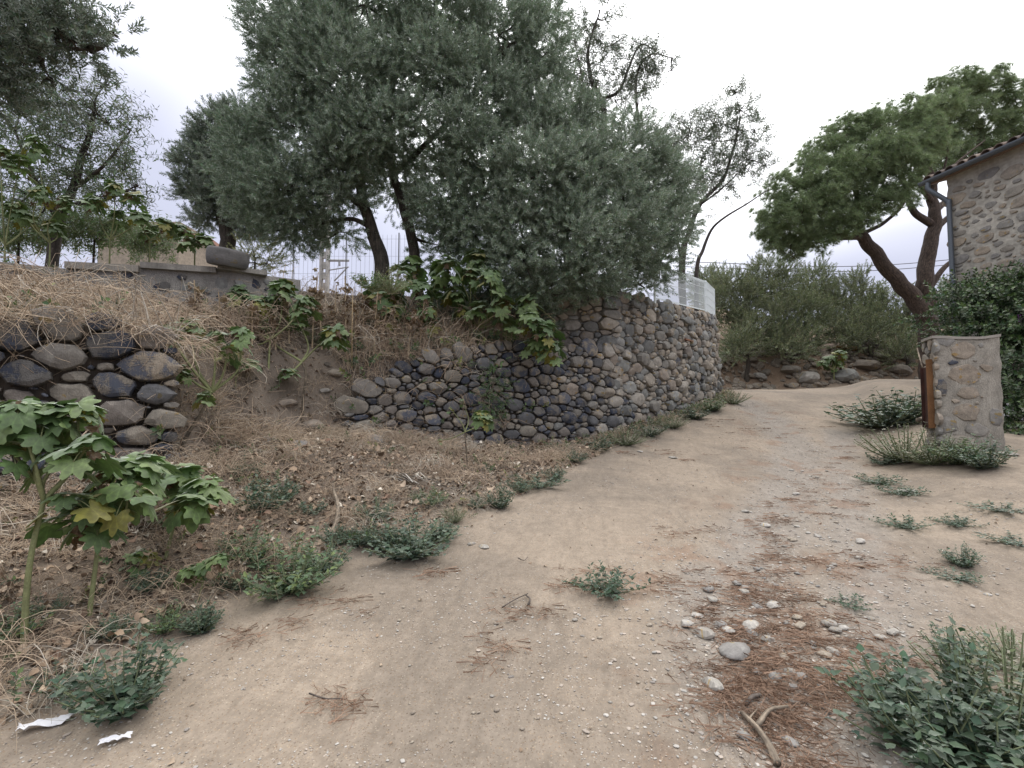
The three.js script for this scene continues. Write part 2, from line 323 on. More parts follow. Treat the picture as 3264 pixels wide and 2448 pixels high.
const stoneMats = (cols, maps) => cols.map((c, k) => std(rgb(...c), { map: maps[k % maps.length], bumpMap: maps[k % maps.length], bumpScale: 0.01, roughness: 0.95 }));
const paleMats = stoneMats([[0.39, 0.365, 0.325], [0.345, 0.335, 0.31], [0.42, 0.38, 0.325], [0.315, 0.325, 0.315], [0.38, 0.34, 0.29], [0.285, 0.295, 0.29], [0.50, 0.47, 0.42], [0.40, 0.35, 0.30], [0.24, 0.25, 0.25], [0.52, 0.47, 0.40], [0.42, 0.43, 0.42]], [stoneTexA]);
const darkMats = stoneMats([[0.25, 0.245, 0.235], [0.29, 0.275, 0.25], [0.205, 0.21, 0.22], [0.33, 0.305, 0.26], [0.14, 0.147, 0.16], [0.27, 0.245, 0.22], [0.40, 0.38, 0.345], [0.175, 0.18, 0.19]], [stoneTexB, stoneTexA]);
const earthMat = std(rgb(0.15, 0.13, 0.11), { map: mortarTex, roughness: 1 });
const mortarMat = std(rgb(0.41, 0.39, 0.35), { map: mortarTex, bumpMap: mortarTex, bumpScale: 0.012, roughness: 1 });
const lineFn = (pts, ys) => { const L = wallLine(pts); return (s) => { const [k, t] = L.find(s); return lerp(ys[k], ys[k + 1], t); }; };

{ // near wall of big dark boulders, beside the track on the left
  const pts = foot1.slice(1, 6), top = lineFn(pts, crest1.slice(1, 6)), low = lineFn(pts, pts.map((p) => p.y - 0.25));
  buildWall({ name: 'boulder_wall', label: 'dry stone wall of big dark rounded boulders under the hanging dry grass', category: 'stone wall', pts, top, low, sizes: [[0.15, 0.12], [0.12, 0.6], [0.085, 1.2], [0.055, 1]], stretch: 1.4, joint: 0.008, hole: (s, y, q) => s > wallLine(pts).S - q * 0.9, bulge: 0.75, flat: 0.35, seed: 21, coreMat: earthMat, inset: 0.14,
    mats: (r) => darkMats[r() * darkMats.length | 0] });
}
{ // low dark wall holding the ledge
  const pts = foot1.slice(7, 13), top = lineFn(pts, [crest1[7] + 0.02, crest1[8], crest1[9], crest1[10], crest1[10] + 0.12, crest1[10] + 0.15]), low = lineFn(pts, pts.map((p) => p.y - 0.12));
  buildWall({ name: 'low_stone_wall', label: 'low dry stone wall of rounded dark grey stones with the ivy strand', category: 'stone wall', pts: pts.slice(0, 5), top, low, sizes: [[0.12, 0.04], [0.09, 0.4], [0.066, 1.2], [0.045, 1.4]], stretch: 1.5, joint: 0.006, bulge: 0.5, flat: 0.3, seed: 33, coreMat: earthMat,
    mats: (r, o, p) => p.x > 0.6 + r() * 2 && p.x ? paleMats[r() * paleMats.length | 0] : darkMats[r() * darkMats.length | 0] });
}
{ // tall pale wall that curves round the bend
  const pts = foot2.slice(8, 17), cr = crest2.slice(8, 17), top = lineFn(pts, cr), low = lineFn(pts, pts.map((p, k) => p.y - (k < 3 ? 0.35 : 0.2)));
  const L = wallLine(pts), s0 = (() => { let best = 0, q = 1e9; for (let s = 0; s < L.S; s += 0.02) { const p = L.pos(s), u = 512 + FOCAL * p.x / -p.z; if (p.z > -13.4 && Math.abs(u - 693) < q) { q = Math.abs(u - 693); best = s; } } return best; })();
  const y0 = at(693, 329, -L.pos(s0).z).y;
  const w = buildWall({ name: 'tall_stone_wall', label: 'tall curved retaining wall of pale fitted stones at the bend of the track', category: 'stone wall', pts, top, low, sizes: [[0.15, 0.03], [0.11, 0.25], [0.08, 0.8], [0.06, 1.2], [0.04, 1.0]], stretch: 1.5, joint: 0.005, uneven: 0.085, bulge: 0.48, flat: 0.3, seed: 55, coreMat: std(rgb(0.33, 0.305, 0.265), { map: mortarTex, bumpMap: mortarTex, bumpScale: 0.02 }), inset: 0.05, lean: 0.05,
    hole: (s, y, q) => y > top(s) - 0.75 * q || Math.abs(s - s0) < 0.2 + q * 1.1 && Math.abs(y - y0) < 0.13 + q, mats: (r, o, p) => r() < 0.07 ? darkMats[r() * darkMats.length | 0] : paleMats[r() * paleMats.length | 0] });
  const [p, d, n] = w.frame(s0, y0), m4 = new THREE.Matrix4().makeBasis(d, V().crossVectors(n, d), n).setPosition(p);
  const put = (name, g, mat) => { const m = mesh(name, g, mat, w.t); m.applyMatrix4(m4); return m; };
  const back = new Shape(); back.box(-0.26, -0.16, -0.4, 0.26, 0.18, -0.34); back.box(-0.3, -0.16, -0.34, -0.22, 0.18, 0.0); back.box(0.22, -0.16, -0.34, 0.3, 0.18, 0.0); put('niche', back.build(true), paleMats[3]).userData.label = 'small square niche under a lintel stone';
  const r = rng(5), slab = stoneGeo(Array.from({ length: 14 }, (_, k) => 0.34 / Math.max(Math.abs(Math.cos(k / 14 * 6.283)), 4.2 * Math.abs(Math.sin(k / 14 * 6.283)) + 0.2)), 1, 0.001, 0.05, 0.3, r, 0.2, 0, 0); slab.translate(0.02, 0.2, 0.03); put('lintel', slab, paleMats[5]);
  const sill = stoneGeo(Array.from({ length: 14 }, (_, k) => 0.3 / Math.max(Math.abs(Math.cos(k / 14 * 6.283)), 4.5 * Math.abs(Math.sin(k / 14 * 6.283)) + 0.2)), 1, 0.001, 0.03, 0.3, r, 0.2, 0, 0); sill.translate(0, -0.19, 0); put('sill', sill, paleMats[1]);
  for (const [x, c] of [[-0.12, 0xa5785f], [0.13, 0x9a7a66]]) { const b = new Shape(); b.box(x - 0.12, -0.275, -0.1, x + 0.12, -0.245, 0.06); put('brick', b.build(true), std(c, { map: mortarTex })); }
}
{ // grey mortared wall on the upper terrace, with a coping of slabs and a round basin on it
  const pts = foot2.slice(1, 6), cr = crest2.slice(1, 6), top = lineFn(pts, cr), low = lineFn(pts, pts.map((p) => p.y - 0.3));
  const w = buildWall({ name: 'mortared_wall', label: 'grey mortared rubble wall topped with slabs behind the dry grass', category: 'stone wall', pts, top: (s) => top(s) + 0.04, low, hole: (s, y, q) => y > top(s) - 0.08 - q, sizes: [[0.13, 0.1], [0.09, 0.3], [0.06, 0.3]], stretch: 1.5, joint: 0.035, bulge: 0.3, flat: 0.3, seed: 71, lean: 0.02, inset: -0.01,
    coreMat: std(rgb(0.33, 0.32, 0.30), { map: mortarTex, bumpMap: mortarTex, bumpScale: 0.02 }), mats: (r) => r() < 0.4 ? paleMats[3] : darkMats[4] });
  const r = rng(9); let s = 0.3;
  while (s < w.L.S - 0.5) {
    const len = 0.45 + r() * 0.5, [p, d, n] = w.frame(s + len / 2, top(s + len / 2) - 0.01), g = new Shape(), h = 0.06 + 0.04 * r();
    g.box(-len / 2 + 0.008, -h / 2, -0.2, len / 2 - 0.008, h / 2, 0.05 + 0.03 * r()); const geo = g.build(true), q = geo.attributes.position;
    for (let k = 0; k < q.count; k++) q.setY(k, q.getY(k) + 0.012 * perlin.noise(q.getX(k) * 4 + s, q.getZ(k) * 4, 1)); geo.computeVertexNormals();
    const m = mesh('coping_slab', geo, r() < 0.4 ? paleMats[1] : mortarMat, w.t); m.applyMatrix4(new THREE.Matrix4().makeBasis(d, V().crossVectors(n, d), n).setPosition(p)); m.rotation.z += (r() - 0.5) * 0.04; s += len;
  }
  const pos = at(227, 267, 6.62); const prof = [[0.001, 0], [0.215, 0], [0.24, 0.012], [0.256, 0.06], [0.262, 0.13], [0.258, 0.2], [0.25, 0.225], [0.235, 0.235], [0.205, 0.23], [0.19, 0.07], [0.001, 0.06]].map(([x, y]) => new THREE.Vector2(x, y));
  const b = thing('stone_basin', 'round grey stone basin tilted on top of the mortared wall', 'basin', pos); const bowl = mesh('bowl', new THREE.LatheGeometry(prof, 40), std(rgb(0.2, 0.2, 0.2), { map: stoneTexA, bumpMap: stoneTexA, bumpScale: 0.006 }), b); bowl.rotation.set(0.14, 0, -0.16);
}
// ---------------------------------------------------------------- gate pillar
const pillarFoot = V(5.75, 0.9, -6.65), pf = V(0.906, 0, 0.423), pn = V(-0.423, 0, 0.906);
{
  const t = thing('gate_pillar', 'square stone and mortar gate pillar with a flat grey top', 'pillar', V(pillarFoot.x, 0.85, pillarFoot.z)), W = 0.68, D = 0.42, H = at(970, 339, 6.55).y - 0.85;
  const m4 = new THREE.Matrix4().makeBasis(pf, V(0, 1, 0), pn); // x along the front, z outward
  const core = new THREE.BoxGeometry(W, H, D, 18, 34, 10), q = core.attributes.position; core.translate(W / 2, H / 2, -D / 2);
  for (let k = 0; k < q.count; k++) { // worn mortar: uneven faces, the front left arris broken away near the top
    let x = q.getX(k), y = q.getY(k), z = q.getZ(k); const n = perlin.noise(x * 7, y * 7, z * 7 + 3) * 0.022 + perlin.noise(x * 17, y * 17, z * 17) * 0.01;
    if (x < 0.001) x += n * 0.9 + 0.05 * sstep(0.55, 0.9, y / H) * sstep(-0.05, -0.3, z) * (1 + 8 * n); if (x > W - 0.001) x += n * 0.6; if (z > -0.001) z += n * 0.8; if (y > H - 0.001) y += 0.02 * Math.sin(x * 6 + 2) + n * 0.5; q.setXYZ(k, x, y, z);
  }
  core.computeVertexNormals(); const cm = mesh('mortar_body', core, mortarMat, t); cm.applyMatrix4(m4);
  const rr = rng(12), pm = stoneMats([[0.43, 0.395, 0.34], [0.40, 0.35, 0.29], [0.375, 0.36, 0.33], [0.33, 0.325, 0.31], [0.44, 0.385, 0.32]], [stoneTexA]);
  for (const o of layStones(W, () => 0.1, () => H - 0.03, [[0.17, 2], [0.12, 2], [0.07, 2]], 1.35, 14)) {
    if (o.s < 0.05 || o.s > W - 0.05) continue; const lim = Math.min(o.s, W - o.s) / 1.35; o.rad = o.rad.map((v, k) => Math.min(v, Math.abs(Math.cos(k / 14 * 6.283)) > 0.2 ? lim / Math.abs(Math.cos(k / 14 * 6.283)) : v));
    const g = stoneGeo(o.rad.map((v) => Math.min(v, o.q * 1.5)), 1.35, 0.016, 0.012 + 0.008 * rr(), 0.05, rr, 0.05, rr() * 4, rr() * 4); g.translate(o.s, o.y, 0.004);
    const m = mesh('stone', g, rr() < 0.1 ? darkMats[0] : pm[rr() * 5 | 0], t); m.applyMatrix4(m4);
  }
  for (const o of layStones(D, () => 0.1, () => H - 0.03, [[0.1, 1.2], [0.07, 2]], 1.3, 19)) { // the narrow side by the steel
    const g = stoneGeo(o.rad.map((v) => Math.min(v, 0.11)), 1.2, 0.015, 0.008, 0.05, rr, 0.03, rr() * 4, rr() * 4); g.rotateY(-Math.PI / 2); g.translate(0, o.y, -D + o.s); mesh('stone', g, pm[rr() * 5 | 0], t).applyMatrix4(m4);
  }
  const cap = new THREE.BoxGeometry(W + 0.03, 0.035, D + 0.03, 10, 1, 6), c = cap.attributes.position; cap.translate(W / 2, H + 0.022, -D / 2); for (let k = 0; k < c.count; k++) c.setY(k, c.getY(k) + 0.022 * Math.sin(c.getX(k) * 6 + 2) + 0.01 * perlin.noise(c.getX(k) * 9, 1, c.getZ(k) * 9)); cap.computeVertexNormals();
  mesh('cap', cap, std(rgb(0.42, 0.40, 0.37), { map: mortarTex }), t).applyMatrix4(m4);
  const rust = new THREE.MeshStandardMaterial({ color: rgb(0.11, 0.045, 0.035), map: barkTex, roughness: 0.7, metalness: 0.3 }), rust2 = std(rgb(0.24, 0.12, 0.05), { map: mortarTex });
  const ch = thing('rusty_steel_channel', 'rusty dark red steel channel fixed to the side of the gate pillar', 'steel channel'), yb = at(930, 428, 6.8).y, yt = at(932, 360, 6.8).y;
  const piece = (name, x0, z0, x1, z1, mat) => { const g = new Shape(); g.box(x0, yb, z0, x1, yt - (z0 < -0.2 ? 0.1 : 0), z1); const m = mesh(name, g.build(true), mat, ch); m.applyMatrix4(m4); m.position.x += pillarFoot.x; m.position.z += pillarFoot.z; };
  piece('web', -0.045, -0.3, -0.035, -0.06, rust); piece('flange', -0.075, -0.06, 0.0, -0.05, rust2); piece('flange', -0.075, -0.31, 0.0, -0.3, rust);
}
// ---------------------------------------------------------------- stone house, only its corner in the picture
{
  const C = V((957 - 512) / FOCAL * 11, 0, -11), dir = V(0.21, 0, 1).normalize(), nor = V(-dir.z, 0, dir.x); // dir: along the wall towards the camera, nor: out of the wall
  const t = thing('stone_house', 'stone and mortar house corner with gutter, downpipe and tiled eave', 'house', V(C.x, 0.8, C.z)), eave = at(957, 176, 10.9).y - 0.8, LEN = 7, DEEP = 6;
  const m4 = new THREE.Matrix4().makeBasis(dir, V(0, 1, 0), V().crossVectors(dir, V(0, 1, 0))); if (V().crossVectors(dir, V(0, 1, 0)).dot(nor) < 0) throw new Error('house axes');
  const add = (name, g, mat, parent = t) => { const m = mesh(name, g, mat, parent); if (parent === t) m.applyMatrix4(m4); return m; };
  const w = new THREE.BoxGeometry(LEN, eave, DEEP, 60, 50, 4), q = w.attributes.position; w.translate(LEN / 2, eave / 2, -DEEP / 2);
  for (let k = 0; k < q.count; k++) { const x = q.getX(k), y = q.getY(k), n = perlin.noise(x * 3, y * 3, 2) * 0.03 + perlin.noise(x * 9, y * 9, 5) * 0.012; if (q.getZ(k) > -0.01) q.setZ(k, q.getZ(k) + n); if (x < 0.01) q.setX(k, perlin.noise(y * 5, 3, 2) * 0.05); } w.computeVertexNormals();
  add('wall', w, std(rgb(0.50, 0.485, 0.44), { map: mortarTex, bumpMap: mortarTex, bumpScale: 0.015 }));
  const r = rng(77), hm = stoneMats([[0.36, 0.34, 0.30], [0.40, 0.36, 0.305], [0.33, 0.325, 0.305], [0.43, 0.375, 0.305], [0.31, 0.305, 0.295]], [stoneTexA]);
  for (const o of layStones(3.2, () => 0.4, () => eave - 0.25, [[0.14, 0.05], [0.095, 0.3], [0.06, 0.4]], 1.9, 78)) {
    const g = stoneGeo(o.rad.map((v) => Math.min(v, o.q * 1.15)), 1.9, 0.028, 0.008 + 0.012 * r(), 0.05, r, 0.08, r() * 4, r() * 4); g.rotateZ((r() - 0.5) * 0.25); g.translate(o.s + 0.08, o.y, 0.012); add('stone', g, hm[r() * 5 | 0]);
  }
  const rf = new THREE.BufferGeometry(); { const g = new Shape(), o = 0.2, sl = 0.34; const P = [[-0.3, eave + 0.02, o], [LEN + 0.4, eave + 0.02, o], [LEN + 0.4, eave + 0.02 + (DEEP / 2 + o) * sl, -DEEP / 2], [-0.3, eave + 0.02 + (DEEP / 2 + o) * sl, -DEEP / 2], [-0.3, eave + 0.02, -DEEP - o], [LEN + 0.4, eave + 0.02, -DEEP - o]];
    for (const dy of [0, -0.1]) { const v = P.map((p) => g.v(p[0], p[1] + dy, p[2])); g.quad(v[0], v[1], v[2], v[3]); g.quad(v[3], v[2], v[5], v[4]); if (dy) { const e = (a, b) => g.quad(a, b, b - 6, a - 6); e(v[0], v[1]); e(v[1], v[2]); e(v[2], v[5]); e(v[5], v[4]); e(v[4], v[3]); e(v[3], v[0]); } } Object.assign(rf, g.build(true)); }
  const roof = add('roof', rf, std(rgb(0.34, 0.24, 0.18), { map: mortarTex }));
  const tileMats = [[0.20, 0.15, 0.125], [0.30, 0.24, 0.205], [0.14, 0.11, 0.10]].map((c) => std(rgb(...c), { map: mortarTex, side: THREE.DoubleSide }));
  const half = (ra, rb, len) => { const g = new Shape(), n = 8; for (const [y, rad, z] of [[0, ra, 0], [len * 0.34, rb, -len]]) for (let k = 0; k <= n; k++) { const a = k / n * Math.PI; g.v(Math.cos(a) * rad, y + Math.sin(a) * rad * 0.9, z, k * 0.05, z); } for (let k = 0; k < n; k++) g.quad(k, k + 1, n + 2 + k, n + 1 + k); for (const [y, rad, z] of [[0, ra - 0.016, 0], [len * 0.34, rb - 0.016, -len]]) for (let k = 0; k <= n; k++) { const a = k / n * Math.PI; g.v(Math.cos(a) * rad, y + Math.sin(a) * rad * 0.9, z); } for (let k = 0; k < n; k++) { g.quad(2 * n + 2 + k, 3 * n + 3 + k, 3 * n + 4 + k, 2 * n + 3 + k); g.quad(k, 2 * n + 2 + k, 2 * n + 3 + k, k + 1); } return g.build(true); };
  const cover = half(0.1, 0.08, 0.46);
  for (let i = 0; i < 16; i++) for (let k = 0; k < 3; k++) { const m = mesh('tile', cover, tileMats[(i * 5 + k * 3 + (i >> 1)) % 3], roof); m.position.set(-0.22 + i * 0.235 + (r() - 0.5) * 0.02, eave + 0.045 + k * 0.4 * 0.34, 0.27 - k * 0.4); }
  const metal = new THREE.MeshStandardMaterial({ color: rgb(0.10, 0.115, 0.13), roughness: 0.5, metalness: 0.4 });
  { const g = new Shape(), n = 8, zc = 0.3, x0 = -0.36, x1 = LEN + 0.4; for (const x of [x0, x1]) for (const R of [0.075, 0.07]) for (let k = 0; k <= n; k++) { const a = Math.PI + k / n * Math.PI; g.v(x, eave + 0.0 + Math.sin(a) * R, zc + Math.cos(a) * R); } const m = n + 1; for (let k = 0; k < n; k++) { g.quad(k, k + 1, 2 * m + k + 1, 2 * m + k); g.quad(m + k + 1, m + k, 3 * m + k, 3 * m + k + 1); g.quad(k, m + k, m + k + 1, k + 1); } g.quad(0, 2 * m, 3 * m, m); g.quad(n, m + n, 3 * m + n, 2 * m + n); const gut = add('gutter', g.build(), metal); gut.material.side = THREE.DoubleSide; }
  { const g = new Shape(), y = eave - 0.05; g.tube(spline([V(-0.18, y, 0.3), V(-0.18, y - 0.15, 0.3), V(-0.1, y - 0.28, 0.24), V(0.05, y - 0.5, 0.12), V(0.09, y - 0.62, 0.09), V(0.09, y - 0.8, 0.09), V(0.09, 2, 0.09), V(0.09, 0.1, 0.09)], 40), 0.05, 12); add('downpipe', g.build(), metal); }
}
// ---------------------------------------------------------------- white wire fence on the tall wall
{
  const white = std(rgb(0.74, 0.79, 0.79), { roughness: 0.5 }), a = at(656, 300, 10.35), b = at(707, 312, 12.45), c = at(715.5, 318, 13.55), H = 0.8;
  const panel = (p, q, label, sides) => {
    const t = thing('wire_fence_panel', label, 'fence panel', p, 'white fence panels on the wall'), L = p.distanceTo(V(q.x, p.y, q.z)), g = new Shape(), dy = q.y - p.y, n = Math.round(L / 0.052);
    for (let k = 1; k < n; k++) { const x = k / n * L, y = dy * k / n; g.tube([V(x, y + 0.02, 0), V(x, y + H, 0)], 0.0055, 4, false); g.tube([V(x, y + H, 0), V(x, y + H - 0.05, -0.06)], 0.0055, 4, false); g.tube([V(x, y + 0.02, 0), V(x, y + 0.07, -0.06)], 0.0055, 4, false); }
    const wires = mesh('wires', g.build(), white, t); wires.userData.kind = 'stuff';
    for (const f of [0.03, 0.27, 0.52, 0.76, 0.97]) { const r = new Shape(); r.tube([V(0, f * H, 0.004), V(L, f * H + dy, 0.004)], 0.005, 5); mesh('rail', r.build(), white, t); }
    { const r = new Shape(); r.tube([V(0, H - 0.01, -0.06), V(L, H - 0.01 + dy, -0.06)], 0.018, 6); mesh('top_rail', r.build(), white, t); }
    for (const s of sides) { const r = new Shape(); r.box(s * L - 0.02, s * dy - 0.25, -0.045, s * L + 0.02, s * dy + H + 0.02, -0.005); mesh('post', r.build(true), white, t); }
    t.rotation.y = -Math.atan2(q.z - p.z, q.x - p.x); return t;
  };
  panel(a, b, 'longer white welded wire fence panel on the tall stone wall', [0, 1]); panel(b, c, 'short white fence panel turned away at the end of the tall wall', [1]);
}

// ---------------------------------------------------------------- foliage
const leafMat = (o = {}) => new THREE.MeshPhysicalMaterial({ color: 0xffffff, vertexColors: true, roughness: 0.7, transmission: 0.45, thickness: 0, side: THREE.DoubleSide, ...o });
const foliageMat = leafMat(), glossyLeaf = leafMat({ roughness: 0.55 });
const barkMat = (c) => std(rgb(...c), { map: barkTex, bumpMap: barkTex, bumpScale: 0.02 });
const oliveBark = barkMat([0.13, 0.115, 0.095]), almondBark = barkMat([0.12, 0.105, 0.095]), pineBark = barkMat([0.135, 0.10, 0.08]);
function addLeaf(g, p, dir, nor, len, wid, col, fold = 0.25) { // lance-shaped leaf, folded along its midrib
  const side = V().crossVectors(dir, nor).normalize(); g.col = col;
  const a = g.v(p.x, p.y, p.z), m = p.clone().addScaledVector(dir, len * 0.5).addScaledVector(nor, -wid * fold * 0.5), e = p.clone().addScaledVector(dir, len).addScaledVector(nor, -len * 0.08);
  const l = m.clone().addScaledVector(side, wid / 2).addScaledVector(nor, wid * fold), r = m.clone().addScaledVector(side, -wid / 2).addScaledVector(nor, wid * fold);
  const li = g.v(l.x, l.y, l.z), ri = g.v(r.x, r.y, r.z), ei = g.v(e.x, e.y, e.z); g.tri(a, ri, ei); g.tri(a, ei, li);
}
const unit = (r) => { const z = r() * 2 - 1, a = r() * 6.283, q = Math.sqrt(1 - z * z); return V(q * Math.cos(a), z, q * Math.sin(a)); };
function twig(seed, n, len, leafLen, leafWid, angle, droop, tone, spread = 0.3) { // a leafy shoot growing along +y
  const r = rng(seed), g = new Shape(), pts = [];
  for (let k = 0; k <= 4; k++) pts.push(V(Math.sin(k * 0.5 + seed) * len * 0.05, len * k / 4, Math.cos(k * 0.6 + seed) * len * 0.05 - 0.05 * len)); const C = new THREE.CatmullRomCurve3(pts);
  g.col = [0.10, 0.09, 0.07]; g.tube(C.getPoints(5), taper(6, len * 0.010, len * 0.004), 3, false);
  for (let k = 0; k < n; k++) {
    const t = 0.12 + 0.88 * k / (n - 1), p = C.getPoint(t), az = k * 2.4 + r() * 0.8, a = angle * (1 - 0.45 * t) * (0.8 + 0.4 * r());
    const dir = V(Math.sin(a) * Math.cos(az), Math.cos(a) - droop * r(), Math.sin(a) * Math.sin(az)).normalize(), nor = V(-Math.cos(a) * Math.cos(az), Math.sin(a), -Math.cos(a) * Math.sin(az)).add(unit(r).multiplyScalar(0.5)).normalize();
    nor.addScaledVector(dir, -nor.dot(dir)).normalize(); const q = tone(r); addLeaf(g, p, dir, nor, leafLen * (0.75 + 0.5 * r()), leafWid * (0.8 + 0.4 * r()), q);
  }
  return g.build();
}
const oliveTone = (r) => r() < 0.35 ? [0.32, 0.37, 0.29] : [0.145 + 0.06 * r(), 0.20 + 0.065 * r(), 0.125 + 0.04 * r()];
const oliveTwigs = [1, 2, 3].map((k) => twig(k, 28, 0.19, 0.056, 0.0145, 1.0, 0.15, oliveTone));
const almondTwigs = [4, 5].map((k) => twig(k, 13, 0.26, 0.075, 0.019, 1.2, 0.9, (r) => [0.10 + 0.05 * r(), 0.135 + 0.05 * r(), 0.08 + 0.03 * r()]));
const scrubTwigs = [6, 7].map((k) => twig(k, 22, 0.42, 0.09, 0.022, 0.7, 0.05, (r) => r() < 0.3 ? [0.30, 0.32, 0.20] : [0.155 + 0.06 * r(), 0.195 + 0.06 * r(), 0.10 + 0.03 * r()]));
const vineTwigs = [8, 9].map((k) => twig(k, 16, 0.3, 0.06, 0.036, 1.1, 0.35, (r) => r() < 0.2 ? [0.10, 0.17, 0.045] : [0.045 + 0.03 * r(), 0.085 + 0.04 * r(), 0.03 + 0.015 * r()]));
const pineTuft = (() => { const r = rng(31), g = new Shape(); for (let k = 0; k < 46; k++) { const d = unit(r); d.y = Math.abs(d.y) * 0.9 + 0.12; d.normalize(); const s = V().crossVectors(d, unit(r)).normalize().multiplyScalar(0.0028), L = 0.085 + 0.05 * r(); g.col = [0.18 + 0.07 * r(), 0.245 + 0.08 * r(), 0.115 + 0.03 * r()]; const a = g.v(-s.x, -s.y, -s.z), b = g.v(s.x, s.y, s.z), c = g.v(d.x * L, d.y * L, d.z * L); g.tri(a, b, c); } return g.build(); })();
// fills ellipsoids with sprays of shoots
const Y = V(0, 1, 0);
function leafPoints(r, clumps, perArea, spray, upward, out = []) {
  for (const c of clumps) {
    const n = Math.max(1, Math.round(perArea * (c.rx * c.ry + c.ry * c.rz + c.rx * c.rz) / 3 * (c.k ?? 1)));
    for (let i = 0; i < n; i++) {
      const d = unit(r), q = Math.pow(r(), 0.42), ctr = V(c.c.x + d.x * c.rx * q, c.c.y + d.y * c.ry * q, c.c.z + d.z * c.rz * q);
      const lean = V(d.x, d.y * 0.7 + upward, d.z).normalize();
      for (let k = 0; k < spray; k++) { const o = unit(r).multiplyScalar(0.05 + 0.17 * r()); out.push([ctr.clone().add(o), lean.clone().addScaledVector(o, 2.2).addScaledVector(unit(r), 0.8).normalize()]); }
    }
  }
  return out;
}
function crown(parent, name, geos, mat, pts, r, tint, smin = 0.8, smax = 1.25) {
  const sets = geos.map(() => [[], []]), q = new THREE.Quaternion(), q2 = new THREE.Quaternion(), o = parent.position;
  for (const [p, d] of pts) { const k = r() * geos.length | 0; q.setFromUnitVectors(Y, d); q2.setFromAxisAngle(Y, r() * 6.283); q.multiply(q2); const s = lerp(smin, smax, r()); sets[k][0].push(new THREE.Matrix4().compose(V(p.x - o.x, p.y - o.y, p.z - o.z), q, V(s, s, s))); sets[k][1].push(tint(r, p)); }
  sets.forEach(([m, c], k) => m.length && stuff(name, geos[k], mat, m, c, null, null, parent));
}
const grey = (lo, hi, t = [1, 1, 1]) => (r) => { const q = lerp(lo, hi, r()); return rgb(q * t[0], q * t[1], q * t[2]); };
function limbs(parent, list, mat, r) { // list: [points in the world, r0, r1, name]
  const o = parent.position, made = [];
  for (const [pts, r0, r1, name] of list) { const c = spline(pts.map((p) => V(p.x - o.x, p.y - o.y, p.z - o.z)), Math.max(10, pts.length * 6)); for (const p of c) p.add(V(perlin.noise(p.x * 2, p.y * 2, 1) * r0 * 0.3, 0, perlin.noise(p.z * 2, p.y * 2, 5) * r0 * 0.3)); const g = new Shape(); g.tube(c, taper(c.length, r0, r1), 9); made.push(mesh(name || 'branch', g.build(), mat, parent)); }
  return made;
}
function twigsTo(parent, hubs, targets, mat, r, rad = 0.02) { // thin wood from the nearest limb point out to each cluster
  const g = new Shape(), o = parent.position;
  for (const t of targets) { let best = hubs[0]; for (const h of hubs) if (h.distanceTo(t) < best.distanceTo(t)) best = h; const L = best.distanceTo(t), m = best.clone().lerp(t, 0.5).add(unit(r).multiplyScalar(L * 0.12)).add(V(0, -L * 0.04, 0)); const c = spline([best, m, t].map((p) => V(p.x - o.x, p.y - o.y, p.z - o.z)), 7); g.tube(c, taper(8, rad * (0.7 + 0.5 * r()), 0.004), 5, false); }
  const m = mesh('twigs', g.build(), mat, parent); m.userData.kind = 'stuff'; return m;
}
const clump = ([u, v, d, ru, rv, k]) => { const c = at(u, v, d); return { c, rx: ru / FOCAL * d, ry: rv / FOCAL * d, rz: (ru + rv) / 2 / FOCAL * d, k }; };
function tree({ name, label, category = 'tree', foot, trunk, clumps, geos, mat, bark, perArea, spray = 7, upward = 0.4, tint, group, seed, smin, smax, twigRad = 0.02, twigsPer = 5, crownName = 'crown' }) {
  const r = rng(seed), t = thing(name, label, category, foot, group), cl = clumps.map(clump), hubs = [];
  limbs(t, trunk, bark, r); for (const [pts] of trunk) { const c = spline(pts, 24); hubs.push(...c.slice(6)); }
  const targets = []; for (const c of cl) for (let k = 0; k < twigsPer; k++) { const d = unit(r); targets.push(V(c.c.x + d.x * c.rx * 0.75, c.c.y + d.y * c.ry * 0.75, c.c.z + d.z * c.rz * 0.75)); }
  const mids = cl.map((c) => c.c); twigsTo(t, hubs, mids, bark, r, twigRad * 2); twigsTo(t, [...hubs, ...mids], targets, bark, r, twigRad);
  crown(t, crownName, geos, mat, leafPoints(r, cl, perArea, spray, upward), r, tint, smin, smax); return t;
}
const A = (...list) => list.map((a) => at(...a));
